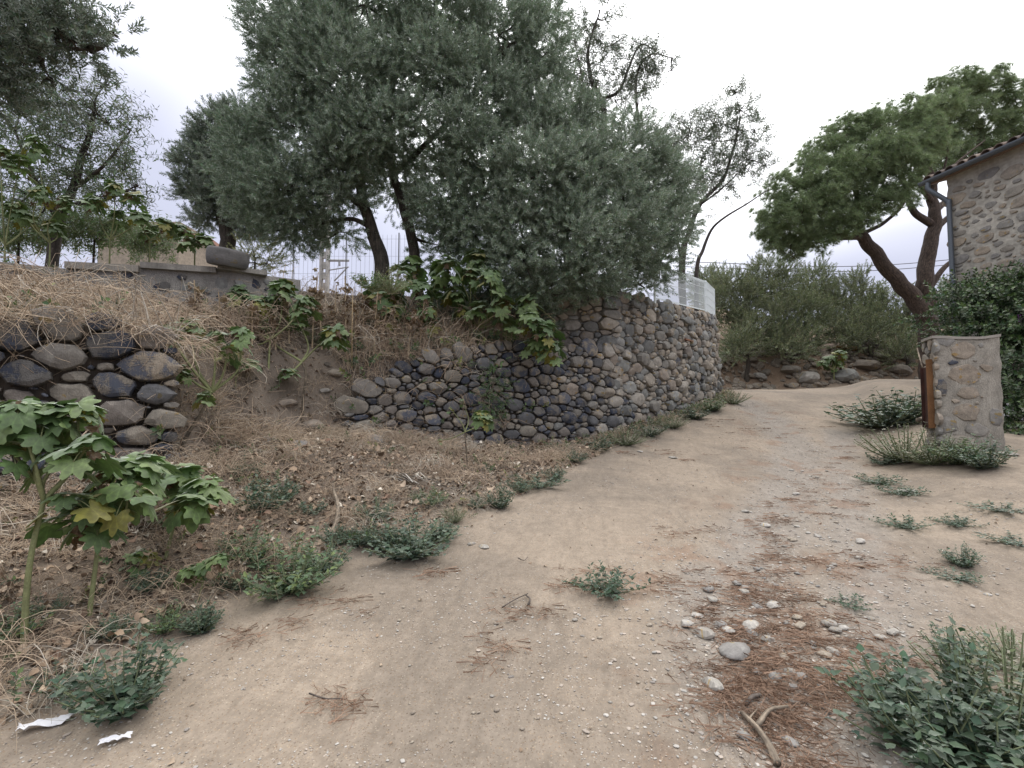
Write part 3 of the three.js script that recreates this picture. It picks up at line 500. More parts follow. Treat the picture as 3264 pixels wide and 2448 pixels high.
// olives
tree({ name: 'olive_tree', label: 'largest olive tree, two leaning trunks above the dry stalks in the middle', foot: onGround(at(383, 285, 8.9).x, -8.9), seed: 101, bark: oliveBark, geos: oliveTwigs, mat: foliageMat, perArea: 190, spray: 8, tint: grey(0.85, 1.25, [1, 1.02, 1]),
  trunk: [[[onGround(at(384, 285, 8.9).x, -8.9, -0.2), ...A([381, 258, 8.9], [374, 236, 8.9], [364, 205, 8.8], [357, 165, 8.7], [345, 110, 8.6])], 0.15, 0.06, 'trunk'], [[onGround(at(420, 285, 9).x, -9, -0.2), ...A([414, 250, 9], [404, 210, 9], [394, 175, 9], [388, 130, 8.9], [395, 70, 8.8])], 0.11, 0.05, 'trunk'],
    [A([372, 228, 8.9], [352, 219, 8.8], [328, 222, 8.7], [300, 228, 8.6]), 0.05, 0.02], [A([366, 210, 8.8], [340, 190, 8.6], [300, 178, 8.4], [262, 165, 8.4]), 0.06, 0.02], [A([357, 165, 8.7], [325, 120, 8.5], [300, 60, 8.5]), 0.05, 0.02], [A([394, 175, 9], [430, 140, 8.8], [470, 100, 8.7], [500, 50, 8.8]), 0.06, 0.02], [A([404, 210, 9], [440, 200, 8.7], [480, 195, 8.4]), 0.05, 0.02]],
  clumps: [[300, 15, 8.6, 55, 45], [365, 5, 8.6, 60, 50], [435, 5, 8.8, 60, 50], [498, 35, 9, 50, 48], [272, 45, 8.5, 30, 30, 0.6], [290, 78, 8.4, 40, 42], [345, 78, 8.2, 55, 48], [408, 70, 8.5, 45, 42], [480, 95, 8.6, 45, 48], [535, 62, 9, 35, 42], [300, 128, 8.3, 40, 38], [355, 138, 8.2, 48, 38], [255, 142, 8.6, 36, 34], [250, 182, 8.5, 34, 36], [288, 190, 8.2, 40, 38], [328, 192, 8.5, 38, 32], [290, 228, 8.7, 42, 20], [395, 165, 9.4, 36, 34, 0.6], [445, 165, 9, 36, 34, 0.8], [338, 232, 9.1, 40, 10, 0.7], [448, 208, 8.5, 38, 36], [485, 165, 8.3, 42, 42], [476, 235, 8.6, 40, 38], [440, 245, 9.2, 26, 26, 0.6], [545, 20, 9.2, 30, 30, 0.5], [378, 128, 8, 34, 34], [418, 118, 8.1, 30, 26, 0.7], [335, 165, 8, 30, 24], [440, 60, 8.1, 36, 30], [320, 40, 8, 36, 30], [400, 195, 9.6, 30, 22, 0.6], [460, 130, 8.1, 30, 30]] });
tree({ name: 'olive_tree', label: 'grey green olive tree spreading over the top of the tall wall', foot: onGround(at(560, 285, 10).x, -10), seed: 102, bark: oliveBark, geos: oliveTwigs, mat: foliageMat, perArea: 200, spray: 8, tint: grey(0.9, 1.3),
  trunk: [[[onGround(at(565, 285, 10).x, -10, -0.2), ...A([568, 260, 9.8], [560, 215, 9.4], [555, 160, 9.2])], 0.12, 0.05, 'trunk'], [A([566, 250, 9.7], [600, 215, 9.4], [640, 190, 9.4]), 0.07, 0.03], [A([566, 250, 9.7], [540, 235, 8.9], [525, 250, 8.3]), 0.05, 0.02]],
  clumps: [[528, 125, 8.8, 42, 42], [572, 120, 9.2, 40, 30], [540, 175, 8.1, 48, 42], [585, 175, 8.3, 46, 42], [625, 160, 9, 42, 38], [655, 185, 9.6, 36, 42], [520, 222, 8.2, 40, 36], [570, 230, 7.9, 48, 38], [617, 222, 8.5, 42, 38], [655, 232, 9.3, 32, 36], [527, 268, 8, 36, 24], [575, 272, 8.1, 40, 17], [622, 262, 8.9, 36, 22], [660, 262, 9.6, 20, 24, 0.7], [683, 215, 10.2, 20, 34, 0.5], [500, 265, 8.6, 30, 28, 0.8], [600, 290, 8.7, 34, 12, 0.8], [545, 290, 8.3, 34, 14, 0.8], [640, 285, 9.5, 22, 12, 0.7]] });
tree({ name: 'olive_tree', label: 'small dark round olive tree standing behind the stone basin', foot: onGround(at(226, 250, 13).x, -13), seed: 103, bark: oliveBark, geos: oliveTwigs, mat: foliageMat, perArea: 130, spray: 8, smin: 1.1, smax: 1.6, tint: grey(0.6, 0.95),
  trunk: [[[onGround(at(228, 250, 13).x, -13, -0.2), ...A([227, 240, 13], [222, 215, 13], [215, 180, 13])], 0.24, 0.1, 'trunk'], [A([227, 235, 13], [240, 210, 13], [250, 180, 13]), 0.13, 0.05]],
  clumps: [[222, 135, 13, 26, 28], [200, 155, 13, 18, 26], [240, 130, 13.2, 24, 26], [218, 175, 12.8, 34, 26], [200, 195, 13, 22, 20], [230, 205, 12.8, 32, 22], [250, 170, 13.2, 24, 34], [262, 205, 13, 22, 24], [187, 178, 13, 9, 7, 0.7], [205, 218, 13, 20, 10], [250, 225, 13, 24, 12]] });
tree({ name: 'olive_tree', label: 'olive tree whose leafy branch hangs into the top left corner', foot: onGround(-6.2, -3.6), seed: 104, bark: oliveBark, geos: oliveTwigs, mat: foliageMat, perArea: 190, spray: 7, tint: grey(0.6, 0.9),
  trunk: [[[onGround(-6.2, -3.6, -0.2), V(-6.1, 4.5, -3.8), V(-5.8, 5.6, -4.1), V(-5.2, 6.3, -4.4)], 0.2, 0.08, 'trunk'], [[V(-5.8, 5.6, -4.1), ...A([-20, 40, 4.6], [40, 45, 4.7], [90, 50, 4.8])], 0.06, 0.012]],
  clumps: [[-40, -10, 4.6, 60, 60], [10, 10, 4.6, 45, 40], [55, 5, 4.7, 35, 22], [20, 60, 4.6, 42, 30], [70, 40, 4.8, 36, 22], [102, 44, 4.9, 20, 10, 0.8], [-30, 70, 4.5, 45, 45], [50, 78, 4.8, 26, 12, 0.7], [112, 34, 4.9, 12, 6, 0.8]] });
tree({ name: 'almond_tree', label: 'thin leaved almond tree at the far left with see-through branches', foot: onGround(at(55, 245, 7.6).x, -7.6), seed: 105, bark: almondBark, geos: almondTwigs, mat: foliageMat, perArea: 120, spray: 4, upward: 0.3, tint: grey(0.9, 1.35, [1, 1.05, 0.95]), twigsPer: 12, twigRad: 0.012,
  trunk: [[[onGround(at(48, 255, 7.6).x, -7.6, -0.2), ...A([58, 225, 7.6], [70, 195, 7.6], [85, 150, 7.5], [95, 110, 7.4])], 0.09, 0.03, 'trunk'], [A([60, 222, 7.6], [35, 180, 7.4], [15, 130, 7.3]), 0.05, 0.015], [A([72, 190, 7.6], [105, 165, 7.4], [130, 130, 7.4]), 0.035, 0.01], [A([66, 205, 7.6], [105, 200, 7.4], [138, 185, 7.3]), 0.03, 0.01]],
  clumps: [[20, 110, 7.3, 40, 35], [70, 105, 7.4, 38, 30], [105, 120, 7.4, 28, 30], [40, 150, 7.3, 45, 35], [90, 155, 7.4, 40, 30], [125, 160, 7.4, 16, 24, 0.8], [30, 195, 7.3, 45, 25], [110, 195, 7.3, 30, 18, 0.8], [135, 190, 7.3, 10, 10, 0.7], [105, 85, 7.4, 12, 12, 0.6]] });
tree({ name: 'almond_tree', label: 'tall gnarled almond tree with thin foliage rising behind the olives', foot: onGround(at(590, 285, 13).x, -13), seed: 106, bark: almondBark, geos: almondTwigs, mat: foliageMat, perArea: 100, spray: 4, tint: grey(0.75, 1.15), twigsPer: 9, twigRad: 0.014, smin: 0.9, smax: 1.4,
  trunk: [[[onGround(at(590, 285, 13).x, -13, -0.2), ...A([596, 200, 13], [604, 115, 13], [592, 80, 13], [588, 50, 13], [600, 10, 13])], 0.12, 0.02, 'trunk'], [A([592, 200, 13], [586, 120, 13], [584, 90, 13], [575, 40, 13]), 0.06, 0.012], [A([597, 100, 13], [618, 92, 13], [628, 70, 13], [640, 45, 13], [655, 50, 13]), 0.05, 0.015], [A([640, 140, 13], [636, 80, 13], [650, 55, 13], [672, 58, 13]), 0.045, 0.012], [A([545, 130, 13], [535, 60, 13], [520, 20, 13], [530, -10, 13]), 0.07, 0.03], [A([530, 30, 13], [545, 8, 13], [556, -5, 13]), 0.03, 0.01]],
  clumps: [[585, 30, 13, 18, 25, 0.9], [605, 20, 13, 20, 20, 0.6], [600, 65, 13, 28, 26, 0.8], [630, 60, 13, 22, 22, 0.9], [655, 62, 13, 18, 14, 0.9], [672, 70, 13, 8, 6], [575, 75, 13, 16, 26, 0.7], [640, 92, 13, 22, 22, 0.9], [615, 100, 13, 22, 20, 0.8], [520, 5, 13, 26, 14, 0.8], [545, 8, 13, 16, 8, 0.6], [480, -5, 13, 30, 18, 0.8], [655, 50, 13, 14, 8], [645, 70, 13, 14, 12], [612, 45, 13, 20, 18, 0.6], [592, 95, 13, 24, 22, 0.8], [560, 60, 13, 18, 30, 0.6]] });
tree({ name: 'almond_tree', label: 'slender stemmed almond tree just behind the white fence', foot: onGround(at(690, 285, 14.2).x, -14.2), seed: 107, bark: almondBark, geos: almondTwigs, mat: foliageMat, perArea: 105, spray: 4, tint: grey(0.8, 1.25), twigsPer: 10, twigRad: 0.013, smin: 0.9, smax: 1.4,
  trunk: [[[onGround(at(683, 285, 14).x, -14, -0.2), ...A([682, 262, 14], [688, 235, 14], [700, 205, 14], [725, 175, 14], [738, 130, 14])], 0.11, 0.03, 'trunk'], [[onGround(at(696, 285, 14).x, -14, -0.2), ...A([697, 268, 14], [703, 250, 14], [715, 225, 14], [745, 205, 14], [768, 190, 14])], 0.07, 0.012, 'trunk'], [A([682, 262, 14], [676, 235, 14], [672, 200, 14]), 0.06, 0.02], [A([700, 205, 14], [720, 190, 14], [752, 160, 14]), 0.035, 0.01]],
  clumps: [[690, 130, 14, 24, 22], [715, 125, 14, 22, 26], [740, 110, 14, 20, 22, 0.9], [735, 92, 14, 12, 10, 0.7], [725, 155, 14, 26, 24], [755, 130, 14, 16, 20, 0.9], [750, 160, 14, 20, 18, 0.9], [700, 165, 14, 26, 26], [690, 195, 14, 22, 26, 0.8], [730, 185, 14, 20, 14, 0.7], [765, 165, 14, 10, 12, 0.7], [660, 130, 14, 22, 22, 0.9], [668, 165, 14, 22, 26, 0.8]] });
// stone pines
tree({ name: 'pine_tree', label: 'umbrella pine with forked reddish trunk behind the gate pillar', foot: onGround(at(928, 350, 16).x, -16), seed: 108, bark: pineBark, geos: [pineTuft], mat: foliageMat, perArea: 135, spray: 8, upward: 0.9, smin: 1.1, smax: 1.6, tint: grey(0.75, 1.35), twigsPer: 8, twigRad: 0.018,
  trunk: [[[onGround(at(930, 355, 16).x, -16, -0.3), ...A([927, 325, 16], [915, 300, 16], [897, 280, 16], [872, 250, 16], [858, 233, 15.8])], 0.32, 0.17, 'trunk'], [[onGround(at(930, 355, 16.1).x, -16.1, -0.3), ...A([927, 310, 16.1], [925, 280, 16.1], [930, 245, 16.2], [934, 220, 16.2], [932, 195, 16.2], [926, 160, 16]) ], 0.31, 0.12, 'trunk'],
    [A([860, 236, 15.8], [838, 236, 15.6], [812, 226, 15.5], [785, 212, 15.5]), 0.13, 0.04], [A([858, 234, 15.8], [858, 205, 15.7], [850, 165, 15.5], [842, 140, 15.5]), 0.12, 0.04], [A([862, 234, 15.9], [885, 222, 15.9], [905, 200, 15.8], [912, 160, 15.8]), 0.07, 0.03], [A([932, 225, 16.2], [912, 210, 16], [905, 185, 15.8], [890, 140, 15.5]), 0.13, 0.04], [A([934, 212, 16.2], [952, 195, 16.4], [972, 170, 16.6]), 0.12, 0.05], [A([934, 205, 16.2], [920, 180, 16], [925, 150, 15.8], [940, 120, 16]), 0.1, 0.04], [A([936, 228, 16.2], [956, 212, 16.4], [985, 200, 16.6]), 0.1, 0.05], [A([929, 290, 16.1], [942, 270, 16.2], [962, 254, 16.3]), 0.1, 0.06], [A([930, 195, 16.2], [945, 165, 16.3], [950, 125, 16.2]), 0.05, 0.02], [A([926, 175, 16], [905, 150, 15.8], [880, 125, 15.6]), 0.05, 0.02], [A([932, 185, 16.2], [960, 160, 16.4], [985, 140, 16.6]), 0.05, 0.02], [A([858, 220, 15.8], [880, 190, 15.6], [890, 160, 15.5]), 0.05, 0.02], [A([838, 236, 15.6], [825, 205, 15.5], [800, 185, 15.4]), 0.05, 0.02], [A([845, 237, 15.7], [815, 243, 15.6], [785, 238, 15.5]), 0.04, 0.015], [A([905, 195, 15.8], [915, 165, 15.8], [905, 130, 15.8]), 0.05, 0.02]],
  clumps: [[768, 222, 15.5, 18, 20], [785, 195, 15.5, 24, 22], [790, 235, 15.6, 26, 16], [812, 172, 15.5, 26, 22], [818, 210, 15.2, 30, 20], [835, 148, 15.6, 28, 20], [845, 185, 15.2, 30, 20], [832, 232, 15.4, 26, 13], [866, 130, 15.6, 28, 18], [870, 165, 15.2, 28, 20], [878, 200, 15.2, 26, 18], [898, 118, 15.8, 26, 18], [905, 150, 15.5, 26, 20], [910, 185, 15.6, 18, 16, 0.7], [860, 220, 15.6, 20, 12, 0.6], [925, 118, 16, 20, 18], [790, 255, 15.6, 16, 7, 0.7], [935, 145, 16.2, 18, 16, 0.6], [885, 150, 14.8, 24, 20], [855, 165, 14.9, 26, 20], [825, 190, 14.9, 26, 20], [800, 215, 15, 24, 18], [775, 240, 15.4, 16, 12], [808, 245, 15.4, 26, 11, 0.8], [850, 215, 15.3, 28, 16], [900, 170, 15, 26, 20], [925, 140, 15.6, 26, 22], [850, 128, 15.7, 24, 12], [940, 105, 16.2, 20, 14], [895, 200, 15.6, 22, 14, 0.5]] });
tree({ name: 'pine_tree', label: 'second pine crown showing above the tiled eave of the house', foot: onGround(at(985, 330, 19).x, -19), seed: 109, bark: pineBark, geos: [pineTuft], mat: foliageMat, perArea: 110, spray: 8, upward: 0.9, smin: 1.3, smax: 2, tint: grey(0.8, 1.2), twigsPer: 8, twigRad: 0.02,
  trunk: [[[onGround(at(985, 335, 19).x, -19, -0.3), ...A([990, 260, 19], [985, 180, 19], [978, 120, 19])], 0.3, 0.12, 'trunk'], [A([986, 190, 19], [1010, 160, 19], [1030, 130, 19]), 0.1, 0.04], [A([985, 185, 19], [960, 150, 19], [945, 120, 19]), 0.1, 0.04]],
  clumps: [[955, 88, 19, 26, 15], [985, 86, 19, 24, 16], [1010, 100, 19, 24, 20], [965, 115, 18.8, 28, 18], [1000, 130, 19, 26, 18], [945, 125, 18.8, 18, 18, 0.8], [985, 155, 19, 26, 14, 0.7], [1035, 130, 19, 24, 20], [955, 150, 18.8, 20, 14, 0.8], [935, 165, 18.6, 24, 18, 0.7], [970, 175, 18.8, 20, 14, 0.6], [930, 110, 18.6, 20, 14, 0.7]] });
// wild olives beyond the bend
{
  const spots = [[730, 300, 20, 34, 30, 'behind the end of the tall wall'], [770, 285, 21, 34, 30, 'with yellowish top left of the pine'], [765, 325, 19, 38, 24, 'low and dense in front of the far bank'], [805, 320, 19.5, 34, 26, 'overhanging the far rubble bank'], [815, 290, 22, 30, 26, 'rounded and pale under the pine crown'], [850, 300, 21, 30, 30, 'directly under the low pine bough'], [880, 312, 20, 26, 30, 'dark one left of the forked pine trunk'], [848, 330, 19, 30, 18, 'lowest above the broken stones'], [905, 325, 19, 22, 24, 'pressed against the pine trunk'], [945, 310, 19, 24, 32, 'between the pine trunk and the house'], [712, 285, 24, 24, 20, 'on the ridge beyond the white fence'], [745, 345, 17.6, 26, 18, 'low in the dark corner past the tall wall'], [790, 345, 17.9, 28, 14, 'trailing over the left of the far bank'], [905, 352, 17.4, 20, 14, 'low to the left of the gate pillar'], [868, 338, 18.2, 24, 12, 'small above the right end of the rubble']];
  spots.forEach(([u, v, d, ru, rv, where], k) => { const c = at(u, v, d), f = onGround(c.x, c.z), r = rng(200 + k);
    tree({ name: 'wild_olive', label: 'bushy wild olive ' + where, foot: f, seed: 300 + k, bark: oliveBark, geos: scrubTwigs, mat: foliageMat, perArea: 46, spray: 7, upward: 0.8, smin: 0.8, smax: 1.3, twigsPer: 3, group: 'wild olives beyond the bend', tint: grey(0.7, 1.15, [1, 0.98 + 0.05 * r(), 0.9]),
      trunk: [[[V(f.x, f.y - 0.2, f.z), V(f.x + 0.1, (f.y + c.y) / 2, f.z), V(c.x, c.y, c.z)], 0.1, 0.03, 'trunk']], clumps: [[u, v, d, ru * 0.7, rv * 0.8], [u - ru * 0.45, v + rv * 0.25, d - 0.3, ru * 0.5, rv * 0.6], [u + ru * 0.45, v + rv * 0.2, d + 0.2, ru * 0.5, rv * 0.6], [u + (r() - 0.5) * ru, v - rv * 0.5, d, ru * 0.45, rv * 0.45], [u - ru * 0.1, v + rv * 0.5, d - 0.6, ru * 0.7, rv * 0.5]] }); });
}

// ---------------------------------------------------------------- broad-leaved mallows: every leaf a mesh of its own
function lobedLeaf(seed, lobes = 7) { // palmate leaf, stalk end at the origin, blade towards +z, unit length, cupped with raised veins
  const r = rng(seed), g = new Shape(), N = lobes * 4 + 2, ph = r() * 6; g.col = [1, 1, 1];
  const c = g.v(0, 0, 0, 0.5, 0); const rings = [0.5, 1];
  rings.forEach((k) => { for (let i = 0; i <= N; i++) {
    const f = i / N, an = lerp(-2.55, 2.55, f), w = f * lobes, tooth = Math.abs((w % 1) - 0.5) * 2, main = 0.62 + 0.38 * Math.cos(an * 0.62);
    const R = main * (1 - 0.42 * Math.pow(tooth, 1.4)) * (0.94 + 0.12 * r()) * k * (k < 1 ? 1 / (1 - 0.32 * Math.pow(tooth, 1.4)) * 0.92 : 1);
    const y = -0.30 * R * R + 0.07 * (1 - tooth) * k + 0.06 * Math.sin(an * 2 + ph) * k * k + 0.05 * Math.abs(Math.sin(an)) ; g.v(Math.sin(an) * R, y, Math.cos(an) * R + 0.02, 0.5 + Math.sin(an) * R / 2, R);
  } });
  for (let i = 0; i < N; i++) { g.tri(c, 1 + i, 2 + i); g.quad(1 + i, 1 + N + 1 + i, 2 + N + 1 + i, 2 + i); }
  return g.build();
}
const mallowLeaves = [11, 12, 13, 14].map((k) => lobedLeaf(k, k === 13 ? 5 : 7));
const shrivelled = [15, 16].map((k) => { const g = lobedLeaf(k, 5), q = g.attributes.position; for (let i = 0; i < q.count; i++) { const x = q.getX(i), z = q.getZ(i); q.setXYZ(i, x * 0.55 + 0.1 * Math.sin(z * 9), q.getY(i) * 1.4 - 0.5 * x * x + 0.14 * Math.sin(x * 11 + z * 7), z * 0.8); } g.computeVertexNormals(); return g; });
const veinTex = tex(128, (x, y) => { const n = tnoise(x, y, 8, 3, 77) * 0.25, a = Math.abs(x - 0.5), v = Math.min(1, Math.abs((Math.atan2(x - 0.5, y + 0.02) * 3.3 + 20) % 1 - 0.5) * 6), q = 0.78 + n + (1 - v) * 0.14 - a * 0; return [q, q, q * 0.95]; });
const mallowMat = (c) => new THREE.MeshPhysicalMaterial({ color: rgb(...c), map: veinTex, roughness: 0.65, transmission: 0.45, thickness: 0, side: THREE.DoubleSide });
const freshLeaf = [mallowMat([0.20, 0.33, 0.085]), mallowMat([0.14, 0.26, 0.07]), mallowMat([0.25, 0.37, 0.12]), mallowMat([0.17, 0.29, 0.10])], yellowLeaf = mallowMat([0.38, 0.36, 0.06]), dryLeafMat = mallowMat([0.27, 0.165, 0.09]);
const stemGreen = std(rgb(0.28, 0.31, 0.15), { map: mortarTex }), stemWood = std(rgb(0.24, 0.205, 0.155), { map: barkTex }), stemGrey = std(rgb(0.33, 0.29, 0.24), { map: barkTex });
// heads: [place, leaves, leaf size, spread]; joint: where the stem forks
function mallow({ label, foot, joint, heads, seed, thick = 0.012, group, woody = 0.4, yellow = 0.08, dry = 0.08, mid }) {
  const r = rng(seed), t = thing('tree_mallow', label, 'mallow plant', foot, group), o = foot, W = (p) => V(p.x - o.x, p.y - o.y, p.z - o.z);
  const g = new Shape(), pts = [V(0, -0.06, 0), ...(mid ? mid.map(W) : []), W(joint)], c = spline(pts, 12); g.tube(c, taper(13, thick * 0.95, thick * 0.65), 8); mesh('main_stem', g.build(), woody > 0.5 ? stemWood : stemGreen, t);
  for (let [p, n, size, spread = 1] of heads) {
    const J = W(joint), e = W(p), L = J.distanceTo(e); if (L > 0.03) { const s = new Shape(), m = J.clone().lerp(e, 0.5).add(V((r() - 0.5) * L * 0.3, -L * 0.10, (r() - 0.5) * L * 0.3)), cc = spline([J, m, e], 9); s.tube(cc, taper(10, thick * 0.75, thick * 0.35), 6); mesh('stem', s.build(), stemGreen, t); }
    n = Math.round(n * 1.9); size *= 0.84;
    for (let k = 0; k < n; k++) {
      const az = k * 2.4 + r() * 0.7, f = k / n, tilt = lerp(1.05, -0.55, Math.pow(f, 0.8)) + (r() - 0.5) * 0.5, pet = size * (0.35 + 0.75 * f) * spread * (0.8 + 0.4 * r());
      const dir = V(Math.cos(az) * Math.cos(tilt), Math.sin(tilt), Math.sin(az) * Math.cos(tilt)), tip = e.clone().addScaledVector(dir, pet).add(V(0, -size * 0.25 * f - L * 0.15 * f * f, 0));
      const s = new Shape(); s.tube(spline([e.clone().add(V(0, -L * 0.18 * f * f, 0)), e.clone().addScaledVector(dir, pet * 0.5).add(V(0, size * 0.1 - L * 0.1 * f, 0)), tip], 4), 0.0016 + size * 0.008, 4, false); mesh('leaf_stalk', s.build(), stemGreen, t);
      const old = r(), isDry = old < dry * (0.3 + 1.6 * f), yel = !isDry && old < (dry + yellow) * (0.3 + 1.6 * f);
      const m = mesh('leaf', isDry ? shrivelled[r() * 2 | 0] : mallowLeaves[r() * 4 | 0], isDry ? dryLeafMat : yel ? yellowLeaf : freshLeaf[r() * 4 | 0], t);
      if (isDry) m.userData.label = 'shrivelled brown leaf'; else if (yel) m.userData.label = 'yellowing leaf';
      m.position.copy(tip); const s2 = size * (0.65 + 0.5 * r()) * (isDry ? 0.8 : 1); m.scale.setScalar(s2); m.rotation.set(0, Math.atan2(dir.x, dir.z), 0, 'YXZ'); m.rotation.x = (isDry ? 1.1 : lerp(0.1, 0.95, f)) + (r() - 0.5) * 1.0; m.rotation.z = (r() - 0.5) * 0.9;
    }
  }
  return t;
}
const near = (u, v, dd) => { const p = groundHit(u, v); return dd ? at(u, v, -p.z + dd) : p; };
{ // the three tall ones at the left edge
  const f1 = near(24, 650), d1 = -f1.z;
  mallow({ label: 'tallest broad-leaved mallow at the far left with a thick pale stem', foot: f1, joint: at(44, 500, d1 + 0.05), mid: A([26, 600, d1], [32, 550, d1]), seed: 401, thick: 0.016, yellow: 0.06, heads: [[at(48, 412, d1 + 0.1), 9, 0.145, 1.1], [at(78, 410, d1 + 0.15), 8, 0.135], [at(18, 408, d1), 7, 0.13], [at(88, 445, d1 + 0.05), 7, 0.13], [at(10, 450, d1), 5, 0.12], [at(62, 455, d1 + 0.1), 6, 0.135], [at(70, 500, d1 + 0.1), 4, 0.13]] });
  const f2 = near(88, 618), d2 = -f2.z; mallow({ label: 'broad-leaved mallow leaning right on a bare green stem', foot: f2, joint: at(100, 530, d2), seed: 402, thick: 0.014, heads: [[at(118, 468, d2 + 0.1), 9, 0.15, 1.1], [at(140, 462, d2 + 0.15), 8, 0.14], [at(100, 495, d2), 7, 0.14], [at(72, 515, d2 - 0.05), 6, 0.15], [at(128, 492, d2), 7, 0.14], [at(95, 525, d2), 5, 0.13]] });
  const f3 = near(163, 560), d3 = -f3.z; mallow({ label: 'low mallow with a bright yellow-green leaf beside the boulder wall', foot: f3, joint: at(178, 510, d3), seed: 403, thick: 0.012, yellow: 0.2, heads: [[at(182, 474, d3 + 0.1), 10, 0.145, 1.1], [at(202, 484, d3), 9, 0.145], [at(165, 480, d3 + 0.2), 8, 0.14], [at(148, 466, d3 + 0.3), 8, 0.14], [at(190, 500, d3 - 0.1), 7, 0.14]] });
  const f4 = near(196, 600), d4 = -f4.z; mallow({ label: 'small creeping mallow on the leaf litter under the tall ones', foot: f4, joint: at(205, 575, d4), seed: 404, thick: 0.007, heads: [[at(215, 560, d4), 6, 0.085], [at(140, 555, d4 + 0.1), 5, 0.09], [at(192, 570, d4), 4, 0.08]] });
}
{ // on the bank between the walls
  const f1 = near(178, 462), d1 = -f1.z; mallow({ label: 'leafless-stemmed mallow forking like a candlestick above the earth bank', foot: f1, mid: A([185, 440, d1 + 0.1], [200, 415, d1 + 0.2]), joint: at(212, 392, d1 + 0.3), seed: 411, thick: 0.021, woody: 1, dry: 0.2, heads: [[at(166, 330, d1 + 0.2), 10, 0.128], [at(190, 322, d1 + 0.5), 10, 0.120], [at(215, 335, d1 + 0.4), 9, 0.120], [at(240, 332, d1 + 0.5), 10, 0.128], [at(178, 370, d1 + 0.1), 8, 0.120], [at(205, 395, d1 + 0.1), 5, 0.102], [at(228, 350, d1 + 0.3), 4, 0.102]] });
  const f2 = near(302, 424), d2 = -f2.z; mallow({ label: 'upright mallow with a grey trunk standing on the bare earth bank', foot: f2, mid: A([303, 400, d2], [306, 375, d2 + 0.05]), joint: at(302, 362, d2 + 0.1), seed: 412, thick: 0.021, woody: 1, heads: [[at(335, 330, d2 + 0.2), 14, 0.171], [at(298, 320, d2 + 0.3), 6, 0.137], [at(288, 372, d2 - 0.1), 8, 0.128], [at(270, 305, d2 + 0.4), 6, 0.137]] });
  const f3 = near(268, 375), d3 = -f3.z; mallow({ label: 'leafy mallow clump in front of the end of the mortared wall', foot: f3, joint: at(270, 340, d3 + 0.1), seed: 413, thick: 0.017, heads: [[at(258, 300, d3 + 0.3), 12, 0.171], [at(282, 285, d3 + 0.4), 12, 0.171], [at(305, 300, d3 + 0.4), 11, 0.171], [at(262, 325, d3 + 0.2), 10, 0.145], [at(245, 345, d3 + 0.1), 8, 0.120], [at(240, 290, d3 + 0.4), 9, 0.154]] });
  const f4 = near(235, 395), d4 = -f4.z; mallow({ label: 'short mallow rosette on the bank beside the candlestick mallow', foot: f4, joint: at(236, 378, d4), seed: 414, thick: 0.009, heads: [[at(232, 352, d4), 9, 0.120], [at(250, 362, d4 + 0.1), 8, 0.111]] });
  const f5 = near(468, 470), d5 = -f5.z; mallow({ label: 'thin mallow with dried flower heads in front of the low wall', foot: f5, joint: at(465, 432, d5), seed: 415, thick: 0.010, woody: 1, dry: 0.1, yellow: 0.25, heads: [[at(482, 415, d5 + 0.15), 20, 0.128, 0.9], [at(450, 408, d5), 4, 0.037], [at(462, 400, d5), 4, 0.037], [at(440, 440, d5), 2, 0.037]] });
}
{ // big-leaved thicket on the ledge, under the olives
  [[[432, 340], 0.3, [[400, 270], [420, 285], [395, 295], [440, 265], [412, 262]], 'pale green mallow thicket against the second olive trunk'], [[470, 345], 0.35, [[450, 262], [470, 272], [455, 290], [475, 255], [440, 285]], 'large-leaved mallow at the top of the thicket under the big olive'], [[478, 348], 0.25, [[490, 275], [500, 300], [480, 305], [505, 320], [465, 310]], 'large-leaved mallow leaning right over the low stone wall'], [[555, 350], 0.1, [[530, 318], [545, 325], [550, 345], [535, 340], [528, 300]], 'mallow drooping down the face of the tall wall'], [[418, 352], 0.2, [[375, 290], [390, 310], [425, 305], [405, 318], [430, 322]], 'mallow with yellowed lower leaves among the dry stalks']].forEach(([[u, v], dd, hs, label], k) => {
    const z = 7.75 + dd, zf = k === 3 ? 8.75 : z, x = at(u, v, z).x, f = onGround(x, -zf), top = hs.reduce((m, h) => Math.min(m, h[1]), 999);
    mallow({ label, foot: f, joint: at(u, (v + top) / 2 + (k === 3 ? -4 : 16), k === 3 ? 8.3 : z), seed: 430 + k, thick: 0.015, yellow: k === 4 ? 0.25 : 0.1, dry: k === 4 ? 0.2 : 0.06, heads: hs.map(([a, b], j) => [at(a, b, z - 0.35 + 0.1 * j), 9, 0.2, 1.05]) });
  });
  // on the upper terrace at the left
  [[[150, 262], 6.9, [[140, 215], [165, 222], [185, 232], [150, 232]], 'mallow with limp leaves rising above the slab coping'], [[195, 262], 7.0, [[188, 240], [205, 238], [178, 228]], 'mallow between the slab coping and the stone basin'], [[110, 262], 6.8, [[95, 200], [115, 185], [135, 195], [120, 215]], 'tall mallow in front of the far left almond tree'], [[50, 265], 6.6, [[40, 190], [65, 200], [25, 215], [55, 225]], 'mallow with leafy crown at the left behind the dry grass'], [[5, 268], 6.4, [[0, 150], [20, 160], [-10, 185], [15, 205], [35, 140]], 'tallest terrace mallow at the left picture edge']].forEach(([[u, v], d, hs, label], k) => {
    const p = at(u, v, d); mallow({ label, foot: onGround(p.x, p.z), joint: at(u, v - 22, d), seed: 450 + k, thick: 0.013, dry: 0.09, yellow: 0.08, heads: hs.map(([a, b], j) => [at(a, b, d - 0.2 + 0.12 * j), 10, 0.13, 1]) });
  });
}
